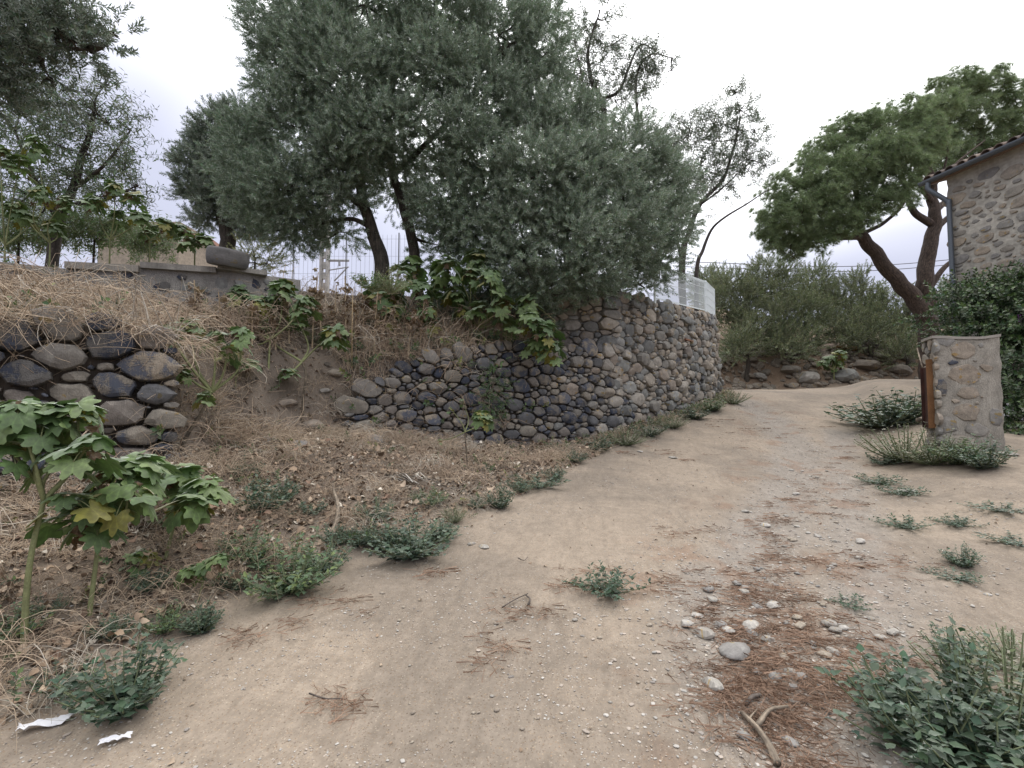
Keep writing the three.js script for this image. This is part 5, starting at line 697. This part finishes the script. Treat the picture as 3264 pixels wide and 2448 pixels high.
function looseStone(u, v, wpx, mat, geo, label, group, tall = 1) { const p = hitFast(u, v); if (!p) return; const s = wpx / FOCAL * -p.z, m = single('loose_stone', rocks[geo], looseMats[mat], label, 'stone', group); m.position.set(p.x, p.y + s * 0.14 * tall, p.z); m.scale.set(s, s * 0.8 * tall, s * 0.85); m.rotation.y = (u * 7 + v * 3) % 6.283; return m; }
[[735, 655, 34, 2, 3, 'largest grey boulder sunk in the needles of the gully', 0.7], [709, 592, 11, 2, 3, 'smooth blue-grey round stone at the gully head', 1], [686, 626, 15, 5, 0, 'chalk-white block at the left side of the gully', 1], [704, 638, 19, 1, 1, 'grey angular stone with an undercut side left of the gully', 1], [720, 627, 14, 2, 2, 'grey wedge stone beside the white slab', 1], [752, 630, 22, 5, 4, 'white slab split in two in the gully', 0.7], [713, 688, 19, 0, 1, 'pale ridged stone at the lower left of the gully', 1], [712, 601, 13, 0, 0, 'whitish stone just below the blue-grey round one', 0.8], [696, 618, 13, 5, 4, 'white flat stone above the chalk-white block', 0.6], [774, 608, 16, 5, 4, 'long white shard in the needles', 0.7], [775, 680, 15, 2, 3, 'rounded grey stone right of the big boulder', 0.9], [790, 676, 14, 1, 1, 'pale stone at the right side of the gully', 0.9], [757, 674, 12, 2, 3, 'half-buried grey stone below the big boulder', 0.8], [745, 645, 9, 1, 2, 'small stone touching the big boulder', 1], [785, 660, 14, 3, 4, 'yellowish flat stone right of the big boulder', 0.6], [790, 745, 16, 2, 3, 'dark rounded stone by the dead branch', 0.8], [800, 627, 14, 3, 1, 'cream angular stone in the open gravel', 0.7], [835, 632, 13, 1, 0, 'grey pointed stone right of the cream one', 0.9], [893, 634, 14, 0, 1, 'pale stone on the sand near the corner weeds', 0.8], [843, 629, 11, 5, 2, 'white stone on the sand beyond the gully', 0.8], [880, 640, 12, 0, 0, 'whitish stone with a broken face before the weeds', 0.9], [484, 548, 12, 0, 1, 'pale stone at the left edge of the track', 0.5], [472, 545, 9, 1, 2, 'flat stone beside the pale track-edge stone', 0.5], [672, 458, 9, 0, 4, 'white stone embedded in the middle of the track', 0.4], [640, 452, 6, 5, 0, 'small white stone at the foot strip of the tall wall', 0.6], [765, 527, 10, 5, 1, 'white stone on the upper gully gravel', 0.7], [745, 512, 8, 0, 2, 'pale stone high on the gully gravel', 0.7], [1008, 455, 16, 0, 4, 'pale flat slab at the foot of the hedge', 0.4], [908, 492, 22, 0, 4, 'flat pale slab lying in the sand before the pillar', 0.25]]
  .forEach(([u, v, w, m, g, label, tall]) => looseStone(u, v, w, m, g, label, null, tall));
{ const r = rng(731), lab = [['small pale stone among the gravel of the gully', 'pale gully stones'], ['small grey stone among the gravel of the gully', 'grey gully stones'], ['little white chip on the sandy right side', 'white chips on the right'], ['little pebble on the sandy track', 'pebbles on the track']];
  const bands = [[0, 720, 590, 120, 130, 46], [1, 730, 560, 110, 180, 46], [2, 830, 560, 170, 130, 46], [3, 330, 560, 330, 190, 40], [0, 780, 470, 90, 100, 30]];
  for (const [k, u0, v0, w, h, n] of bands) for (let i = 0; i < n; i++) { const u = u0 + w * r() + (k < 2 ? (v0 + h - 660) * 0 : 0), v = v0 + h * r(), near1 = (v - 400) / 300; looseStone(u, v, (k < 2 ? 5 + 12 * r() * r() : 3 + 6 * r() * r()) * clamp(near1 + 0.3, 0.4, 1), k === 1 ? 2 : k === 3 ? [4, 1, 3][r() * 3 | 0] : [0, 5, 1, 3][r() * 4 | 0], r() * 6 | 0, lab[k][0], lab[k][1], 0.8); }
  // fine gravel
  const gm = rocks.slice(0, 3).map(() => [[], []]);
  for (let k = 0; k < 60000; k++) { const t = r() * (k < 15000 ? 1 : 0) + (k < 15000 ? 0 : 0.8), fine = k >= 15000; let x, z; if (t < 0.5) { const q = gully[0].clone(), i = r() * (gully.length - 1) | 0, f = r(), a = gully[i], b = gully[i + 1]; x = lerp(a.x, b.x, f) + (r() + r() + r() - 1.5) * 0.75; z = lerp(a.z, b.z, f) + (r() - 0.5) * 0.5; } else if (t < 0.6) { const i = r() * (rill.length - 1) | 0, f = r(), a = rill[i], b = rill[i + 1]; x = lerp(a.x, b.x, f) + (r() + r() - 1) * 0.8; z = lerp(a.z, b.z, f) + (r() - 0.5) * 0.4; } else { z = -1 - 9 * Math.pow(r(), 1.7); x = lerp(-2.4, 5, r()); if (fbm(x * 1.2, 3.3, z * 1.2, 2) < -0.05) continue; } if (z > -0.9 || inside(foot1, x, z)) continue;
    const s = fine ? 0.004 + 0.01 * Math.pow(r(), 2) : 0.005 + 0.02 * Math.pow(r(), 3), i = r() * 3 | 0, q = 0.75 + 0.5 * r(), w = r(); gm[i][0].push(new THREE.Matrix4().compose(onGround(x, z, s * 0.12), new THREE.Quaternion().setFromAxisAngle(Y, r() * 6.283), V(s * (0.8 + 0.5 * r()), s * 0.5, s))); gm[i][1].push(w < 0.35 ? rgb(0.40 * q, 0.38 * q, 0.345 * q) : w < 0.8 ? rgb(0.36 * q, 0.31 * q, 0.26 * q) : rgb(0.25 * q, 0.225 * q, 0.2 * q)); }
  gm.forEach(([m, c], i) => stuff('gravel', rocks[i], std(0xffffff), m, c, 'fine loose gravel on the track', 'gravel'));
}
// stones fallen out of the wall, on the earth bank
[[312, 430, 26, 4, 3, 'rounded pinkish stone at the foot of the grey-trunked mallow'], [288, 408, 18, 4, 1, 'upright tan stone embedded in the earth bank'], [335, 378, 16, 3, 3, 'pale stone low in the dry stalks'], [325, 395, 12, 1, 1, 'grey stone in the bank beside the low wall'], [268, 445, 22, 2, 4, 'flat grey stone at the foot of the earth bank'], [375, 443, 22, 2, 1, 'dark stone fallen before the low wall'], [115, 522, 36, 2, 3, 'big half-buried grey stone under the mallows'], [300, 448, 20, 2, 1, 'buried stone left of the low wall end']].forEach(([u, v, w, m, g, label]) => looseStone(u, v, w, m, g, label, null, 1));
// the rubble bank beyond the bend
{ const r = rng(741); const spots = [[790, 372, 20, 'large pale rock at the left of the far bank'], [760, 378, 14, 'rock at the dark left end of the far bank'], [830, 362, 18, 'brown rock beside the lone shrub on the far bank'], [845, 379, 26, 'broad rock slab low on the far bank'], [865, 368, 26, 'tan rock right of the lone shrub'], [852, 350, 12, 'small orange rock at the top of the far bank'], [840, 349, 10, 'orange rock left of its twin on the far bank'], [880, 356, 16, 'pale rock high on the right of the far bank'], [895, 352, 14, 'white rock near the top of the far bank'], [808, 381, 24, 'low wide rock at the edge of the track beyond the bend'], [900, 372, 20, 'grey rock at the right end of the far bank'], [815, 345, 14, 'pale rock high under the wild olives'], [870, 343, 16, 'flat rock on the crest of the far bank']];
  spots.forEach(([u, v, w, label], k) => { const p = hitFast(u, v) || at(u, v, 17.8), s = w / FOCAL * -p.z, m = single('bank_rock', rocks[[0, 1, 2, 4][k % 4]], k === 5 || k === 6 ? std(rgb(0.36, 0.22, 0.10), { map: stoneTexA }) : paleMats[k % 8], label, 'rock', 'rocks of the far bank'); m.position.set(p.x, p.y + s * 0.1, p.z); m.scale.set(s, s * 0.9, s); m.rotation.set(0.2 * r(), r() * 6, 0.2 * r()); });
  { const ms = [], cs = []; for (let k = 0; k < 900; k++) { const x = lerp(5.6, 15, r()), z = -lerp(16.6, 19.5, r()), s = 0.06 + 0.34 * Math.pow(r(), 2.5), q = 0.7 + 0.6 * r(); ms.push(new THREE.Matrix4().compose(onGround(x, z, s * 0.1), new THREE.Quaternion().setFromEuler(new THREE.Euler(r(), r() * 6, r())), V(s, s * 0.8, s))); cs.push(rgb(0.27 * q, 0.24 * q, 0.2 * q)); } stuff('rubble', rocks[1], std(0xffffff, { map: stoneTexA }), ms, cs, 'loose rubble over the far bank', 'rubble'); }
  const p = hitFast(834, 382); if (p) { const d = -p.z; mallow({ label: 'lone mallow shrub in front of the far rubble bank', foot: p, joint: at(834, 370, d - 0.1), seed: 742, thick: 0.03, heads: [[at(830, 358, d), 10, 0.22], [at(840, 352, d), 10, 0.22], [at(822, 362, d), 8, 0.2], [at(838, 364, d), 8, 0.2]] }); }
}
// ---------------------------------------------------------------- dead wood and litter
function stick(name, label, pts, r0, r1, mat, extra = []) { const t = thing(name, label, 'dead wood', pts[0]), o = pts[0]; const W = (p) => V(p.x - o.x, p.y - o.y, p.z - o.z); const put = (nm, list, a, b) => { const c = spline(list.map(W), list.length * 5); const g = new Shape(); g.tube(c, taper(c.length, a, b), 7); mesh(nm, g.build(), mat, t); }; put('stem', pts, r0, r1); for (const [list, a, b] of extra) put('side_branch', list, a, b); return t; }
const G = (u, v, up = 0.02) => { const p = hitFast(u, v); p.y += up; return p; };
const paleWood = std(rgb(0.46, 0.40, 0.32), { map: barkTex, bumpMap: barkTex, bumpScale: 0.01 }), darkWood = std(rgb(0.17, 0.15, 0.135), { map: barkTex });
stick('twisted_root', 'twisted bleached root lying on the litter bank', [G(336, 482, 0.06), G(333, 495, 0.07), G(338, 512, 0.06), G(336, 530, 0.05), G(330, 541, 0.03)], 0.010, 0.026, paleWood, [[[G(330, 541, 0.03), G(337, 548, 0.02), G(342, 553, 0.01)], 0.012, 0.004], [[G(330, 541, 0.03), G(329, 550, 0.02), G(334, 560, 0.0)], 0.01, 0.003]]);
stick('dead_branch', 'forked bleached branch lying across the gully in the foreground', [G(742, 720, 0.02), G(756, 736, 0.03), G(768, 752, 0.03), G(778, 770, 0.02)], 0.010, 0.016, paleWood, [[[G(757, 736, 0.03), G(770, 722, 0.04), G(788, 714, 0.03)], 0.012, 0.006], [[G(756, 736, 0.03), G(750, 728, 0.03), G(757, 714, 0.02)], 0.006, 0.003]]);
stick('stick', 'dark curved stick on the track with needles', [G(502, 612), G(515, 604), G(528, 598)], 0.004, 0.003, darkWood, [[[G(528, 610), G(530, 603), G(526, 599)], 0.006, 0.005]]);
stick('stick', 'thin straight dark twig on the sandy track', [G(309, 701), G(325, 703), G(342, 704)], 0.004, 0.0025, darkWood);
stick('stick', 'pale bent stick on the leaf litter below the bush', [G(140, 522), G(156, 545), G(170, 558)], 0.004, 0.003, paleWood);
stick('stick', 'rounded grey piece of wood in the gully needles', [G(746, 712, 0.02), G(752, 705, 0.03), G(760, 702, 0.02)], 0.009, 0.011, darkWood);
stick('stick', 'small dark twig in the middle of the smooth track', [G(518, 561), G(524, 563), G(528, 560)], 0.004, 0.002, darkWood);
stick('log', 'short grey log end beside the steel channel', A([918, 420, 7.2], [926, 418, 7.3], [936, 416, 7.4]), 0.035, 0.035, stemGrey);
stick('leaning_stake', 'thin pale stake leaning beside the gate pillar', [G(928, 400), ...A([924, 375, 7.8], [917, 348, 7.8])], 0.012, 0.01, paleWood);
stick('fallen_stem', 'long straw-coloured stem lying down the bank', [G(262, 425, 0.06), G(285, 452, 0.05), G(312, 478, 0.03)], 0.006, 0.003, paleWood);
stick('dry_flower_stalk', 'upright straw-coloured flower stalk in front of the dry bank', [G(352, 372), ...A([352, 330, 6.9], [353, 288, 6.9])], 0.008, 0.004, std(rgb(0.44, 0.33, 0.19)));
{ const r = rng(751), mk = (u, v, w, label) => { const p = G(u, v, 0.012), s = w / FOCAL * -p.z, g = new THREE.PlaneGeometry(1, 0.45, 12, 6), q = g.attributes.position; g.rotateX(-Math.PI / 2); for (let k = 0; k < q.count; k++) { const x = q.getX(k), z = q.getZ(k); q.setXYZ(k, x * (0.9 + 0.2 * perlin.noise(z * 6, 1, 3)), 0.06 + 0.11 * perlin.noise(x * 7 + u, z * 7, 2), z * (0.55 + 0.45 * perlin.noise(x * 5 + u, 3, 1))); } g.computeVertexNormals(); const m = single('litter', g, std(rgb(0.72, 0.72, 0.74), { side: THREE.DoubleSide }), label, 'litter'); m.position.copy(p); m.scale.setScalar(s); m.rotation.y = 0.5; };
  mk(45, 729, 44, 'larger crumpled white scrap at the lower left edge of the track'); mk(115, 745, 28, 'smaller crumpled white scrap on the sand at lower left'); }
// ---------------------------------------------------------------- ivy strand on the low wall
{ const r = rng(761), foot = at(494, 362, 7.8), t = thing('ivy_strand', 'strand of ivy hanging down the low stone wall', 'ivy', foot), cl = [[493, 372, 7.72, 7, 8], [495, 388, 7.7, 7, 12], [492, 402, 7.68, 9, 10], [489, 412, 7.66, 9, 7], [476, 366, 7.75, 5, 4, 0.5]].map(clump); for (const c of cl) c.rz = 0.06; const g = new Shape(); g.tube(spline([V(0, 0, 0), V(0, -0.3, 0.1), V(-0.05, -0.8, 0.14)], 8), 0.006, 5); mesh('stem', g.build(), stemWood, t); crown(t, 'leaves', vineTwigs, foliageMat, leafPoints(r, cl, 1500, 2, -0.4), r, grey(1.2, 1.9), 0.35, 0.55); }
// ---------------------------------------------------------------- far things above the terrace
{ const t = thing('catenary_mast', 'white concrete mast with a steel bracket seen under the big olive', 'mast', V(at(324, 300, 22).x, 3.5, -22)), w = std(rgb(0.55, 0.55, 0.54), { map: mortarTex }), H = at(324, 120, 22).y - 3.5; const g = new Shape(); for (const s of [-1, 1]) g.box(s * 0.145 - 0.055, 0, -0.12, s * 0.145 + 0.055, H, 0.12); mesh('pole', g.build(true), w, t); for (let k = 0; k < 22; k++) { const b = new Shape(), y = 0.2 + k * 0.48; b.box(-0.09, y, -0.07, 0.09, y + 0.3, 0.07); mesh('cross_piece', b.build(true), w, t); }
  const steel = std(rgb(0.36, 0.37, 0.38)), y0 = at(324, 268, 22).y - 3.5, bar = (a, b, rad) => { const s = new Shape(); s.tube([a, b], rad, 6); mesh('bracket', s.build(), steel, t); }; bar(V(0.2, y0 + 0.35, 0), V(1.1, y0 + 0.35, 0), 0.06); bar(V(0.2, y0 - 0.1, 0), V(1.1, y0 + 0.05, 0), 0.03); bar(V(0.45, y0 - 0.6, 0), V(1.05, y0 + 0.05, 0), 0.035); bar(V(0.65, y0 + 0.35, 0), V(0.68, y0 + 0.1, 0), 0.05); }
{ const t = thing('mesh_fence', 'thin grey wire mesh fence against the sky under the big olive', 'fence', V(0, 3.4, -11)), g = new Shape(), m = std(rgb(0.3, 0.31, 0.33)); const xa = at(285, 300, 11).x, xb = at(410, 300, 11).x; for (let x = xa; x < xb; x += 0.1) g.tube([V(x, 0, 0), V(x, 2.2, 0)], 0.003, 3, false); for (let k = 0; k < 6; k++) g.tube([V(xa, 0.4 * k + 0.1, 0), V(xb, 0.4 * k + 0.1, 0)], 0.003, 3, false); mesh('wires', g.build(), m, t).userData.kind = 'stuff'; for (const u of [292, 345, 398]) { const b = new Shape(), x = at(u, 300, 11).x; b.tube([V(x, -0.2, -0.02), V(x, 2.25, -0.02)], 0.014, 6); mesh('post', b.build(), m, t); } }
{ const p = at(172, 232, 34), t = thing('distant_house', 'distant rendered house with a red tile ridge at the left skyline', 'house', V(p.x, 3.6, p.z)), H = at(165, 238, 34).y - 3.6, b = new Shape(); b.box(-2.6, 0, -3, 2.6, H, 3); mesh('wall', b.build(true), std(rgb(0.42, 0.37, 0.30), { map: mortarTex }), t); const rf = new Shape(); { const v = [[-2.9, H - 0.1, 3.3], [2.9, H - 0.5, 3.3], [2.9, H - 0.1, 0], [-2.9, H + 0.6, 0], [-2.9, H - 0.1, -3.3], [2.9, H - 0.5, -3.3]].map((a) => rf.v(...a)); rf.quad(v[0], v[1], v[2], v[3]); rf.quad(v[3], v[2], v[5], v[4]); rf.tri(v[0], v[3], v[4]); rf.tri(v[1], v[5], v[2]); } const roof = mesh('roof', rf.build(true), std(rgb(0.34, 0.2, 0.15), { side: THREE.DoubleSide }), t);
  const cyl = new THREE.CylinderGeometry(0.13, 0.13, 0.5, 8); cyl.rotateZ(Math.PI / 2); const tm = std(rgb(0.36, 0.2, 0.15)); for (let k = 0; k < 11; k++) { const m = mesh('ridge_tile', cyl, tm, roof); m.position.set(-2.7 + k * 0.52, H + 0.6 - (k * 0.52) * 0.12, 0); }
  const an = thing('aerial', 'thin metal aerial on the distant house at the left', 'aerial', V(at(152, 232, 34).x, 3.6 + H - 0.2, -34)), s = new Shape(); s.tube([V(0, 0, 0), V(0, 1.5, 0)], 0.03, 5); s.tube([V(-1.2, 1.7, 0), V(0.1, 1.4, 0)], 0.025, 5); mesh('rods', s.build(), std(rgb(0.2, 0.2, 0.2)), an); }
{ const g = new Shape(), a = at(770, 266, 34), b = at(960, 258, 34); for (const dy of [0, -0.35]) g.tube(spline([V(a.x - 6, a.y + dy + 0.3, -34), V((a.x + b.x) / 2, a.y + dy, -34), V(b.x + 6, b.y + dy + 0.6, -34)], 16), 0.025, 4, false); const w = single('overhead_cable', g.build(), std(rgb(0.12, 0.12, 0.13)), 'pair of overhead cables crossing behind the pine trunks', 'cable'); w.userData.kind = 'thing'; }

scatterStalks('dry_grass', 'dry stalks fringing the terrace lip against the sky', 900, 709, (r) => { const k = lerp(4.6, 8.4, r()), i = k | 0, t = k - i, a = foot2[i], b = foot2[i + 1], n = V(-(b.z - a.z), 0, b.x - a.x).normalize(), p = V(lerp(a.x, b.x, t), 0, lerp(a.z, b.z, t)).addScaledVector(n, -0.9 * r()); p.y = ground(p.x, p.z); return p; }, 0.15, 0.6, 0.3);
scatterStalks('dry_grass', 'sparse dry grass on the far bank', 1200, 710, (r) => onGround(lerp(5.5, 14, r()), -lerp(16.8, 20, r())), 0.15, 0.5, 0.5);

scatterStalks('dry_straw', 'stray straws blown onto the needle patches of the track', 140, 720, (r) => { const [u, v] = [[320, 610], [345, 708], [520, 612], [760, 640], [780, 690], [245, 640]][r() * 6 | 0]; return hitFast(u + (r() - 0.5) * 50, v + (r() - 0.5) * 24); }, 0.03, 0.12, 0.97);

// brushwood: tangles of dead vine stems over the slopes, and green creepers through them
{
  const tangle = (seed) => { const r = rng(seed), g = new Shape(); g.col = [1, 1, 1]; for (let k = 0; k < 20; k++) { const a = r() * 6.283, L = 0.3 + 0.6 * r(), x = (r() - 0.5) * 0.5, z = (r() - 0.5) * 0.5, h = 0.05 + 0.3 * r(), c = Math.cos(a), s = Math.sin(a), b = (r() - 0.5) * 0.5; g.tube(spline([V(x, -0.02, z), V(x + c * L * 0.3 + s * b * 0.3, h, z + s * L * 0.3 - c * b * 0.3), V(x + c * L * 0.7 + s * b, h * (0.4 + 0.8 * r()), z + s * L * 0.7 - c * b), V(x + c * L, h * 0.2, z + s * L)], 7), taper(8, 0.003 + 0.004 * r(), 0.0015), 3, false); } return g.build(); };
  const kinds = [1, 2, 3].map((k) => tangle(800 + k)), r = rng(810), sets = kinds.map(() => [[], []]);
  const put = (p, lo, hi) => { if (!p) return; const k = r() * 3 | 0, s = lerp(lo, hi, r()), e = new THREE.Euler((r() - 0.5) * 0.5, r() * 6.283, (r() - 0.5) * 0.5); sets[k][0].push(new THREE.Matrix4().compose(p, new THREE.Quaternion().setFromEuler(e), V(s, s, s))); sets[k][1].push(strawCol(r).multiplyScalar(0.95)); };
  const slope = () => { const k = lerp(4.7, 8.2, r()), i = k | 0, t = k - i, a = foot1[i], b = foot1[i + 1], n = V(-(b.z - a.z), 0, b.x - a.x).normalize(), p = V(lerp(a.x, b.x, t), 0, lerp(a.z, b.z, t)).addScaledVector(n, -1.1 + 1.7 * r()); p.y = ground(p.x, p.z); return p; };
  for (let k = 0; k < 330; k++) put(shelfPoint(r, -7.2, -2.4), 0.5, 1.1); for (let k = 0; k < 230; k++) put(slope(), 0.25, 0.65); for (let k = 0; k < 150; k++) put(shelfPoint(r, -3.2, 0.4), 0.4, 0.9); for (let k = 0; k < 420; k++) put(bankPoint(r, -4.2, 3), 0.2, 0.5);
  const gs = vineTwigs.map(() => [[], []]); const green = (p, lo, hi) => { if (!p) return; const k = r() * 2 | 0, s = lerp(lo, hi, r()), d = unit(r); d.y = Math.abs(d.y) * 0.6 + 0.2; d.normalize(); gs[k][0].push(new THREE.Matrix4().compose(p, new THREE.Quaternion().setFromUnitVectors(Y, d), V(s, s, s))); const q = 0.9 + 0.7 * r(); gs[k][1].push(r() < 0.2 ? rgb(2.2 * q, 1.5 * q, 1.3 * q) : rgb(1.1 * q, q, 1.1 * q)); };
  for (let k = 0; k < 420; k++) green(shelfPoint(r, -7.2, -2.4), 0.4, 1); for (let k = 0; k < 90; k++) green(slope(), 0.3, 0.6); for (let k = 0; k < 500; k++) green(shelfPoint(r, -3.2, 0.6), 0.5, 1.2); for (let k = 0; k < 520; k++) { const p = bankPoint(r, -4.2, 3); if (p && fbm(p.x * 0.9, 8, p.z * 0.9, 2) > -0.02) green(p, 0.2, 0.55); }
  for (let k = 0; k < 420; k++) { const q = lerp(9.6, 14, r()), i = q | 0, t = q - i, a = foot1[i], b = foot1[i + 1], n = V(-(b.z - a.z), 0, b.x - a.x).normalize(), p = V(lerp(a.x, b.x, t), 0, lerp(a.z, b.z, t)).addScaledVector(n, 0.05 + 0.5 * r() * r()); p.y = ground(p.x, p.z); green(p, 0.25, 0.65); if (k % 3 === 0) put(p.clone(), 0.15, 0.35); }
  sets.forEach(([m, c], k) => stuff('dead_brush', kinds[k], strawMat, m, c, 'tangle of dead vine stems over the bank', 'brushwood'));
  gs.forEach(([m, c], k) => stuff('creeper', vineTwigs[k], foliageMat, m, c, 'green creepers scrambling through the dry bank', 'ground cover'));
}
scatterLeaves('large curled dry leaves caught in the brush of the bank', 2600, 714, (r) => { const p = r() < 0.6 ? shelfPoint(r) : bankPoint(r); if (p) p.y += 0.12 * r(); return p; }, 0.05, 0.12);

scatterLeaves('fallen leaves and crumbs of earth on the bare bank', 1500, 715, (r) => { const k = lerp(5, 7.4, r()), i = k | 0, t = k - i, a = foot1[i], b = foot1[i + 1], n = V(-(b.z - a.z), 0, b.x - a.x).normalize(), p = V(lerp(a.x, b.x, t), 0, lerp(a.z, b.z, t)).addScaledVector(n, -1.2 + 1.4 * r()); p.y = ground(p.x, p.z) + 0.01; return p; }, 0.02, 0.08);
{ const r = rng(771), ms = [], cs = []; for (let k = 0; k < 420; k++) { const q = lerp(5, 7.4, r()), i = q | 0, t = q - i, a = foot1[i], b = foot1[i + 1], n = V(-(b.z - a.z), 0, b.x - a.x).normalize(), p = V(lerp(a.x, b.x, t), 0, lerp(a.z, b.z, t)).addScaledVector(n, -1.2 + 1.5 * r()), s = 0.02 + 0.1 * Math.pow(r(), 3), w = 0.7 + 0.6 * r(); ms.push(new THREE.Matrix4().compose(onGround(p.x, p.z, s * 0.1), new THREE.Quaternion().setFromEuler(new THREE.Euler(r(), r() * 6, r())), V(s, s * 0.8, s))); cs.push(rgb(0.25 * w, 0.22 * w, 0.185 * w)); } stuff('clods', rocks[4], std(0xffffff, { map: stoneTexA }), ms, cs, 'clods and small stones in the bare earth bank', 'earth clods'); }
renderer.render(scene, camera);
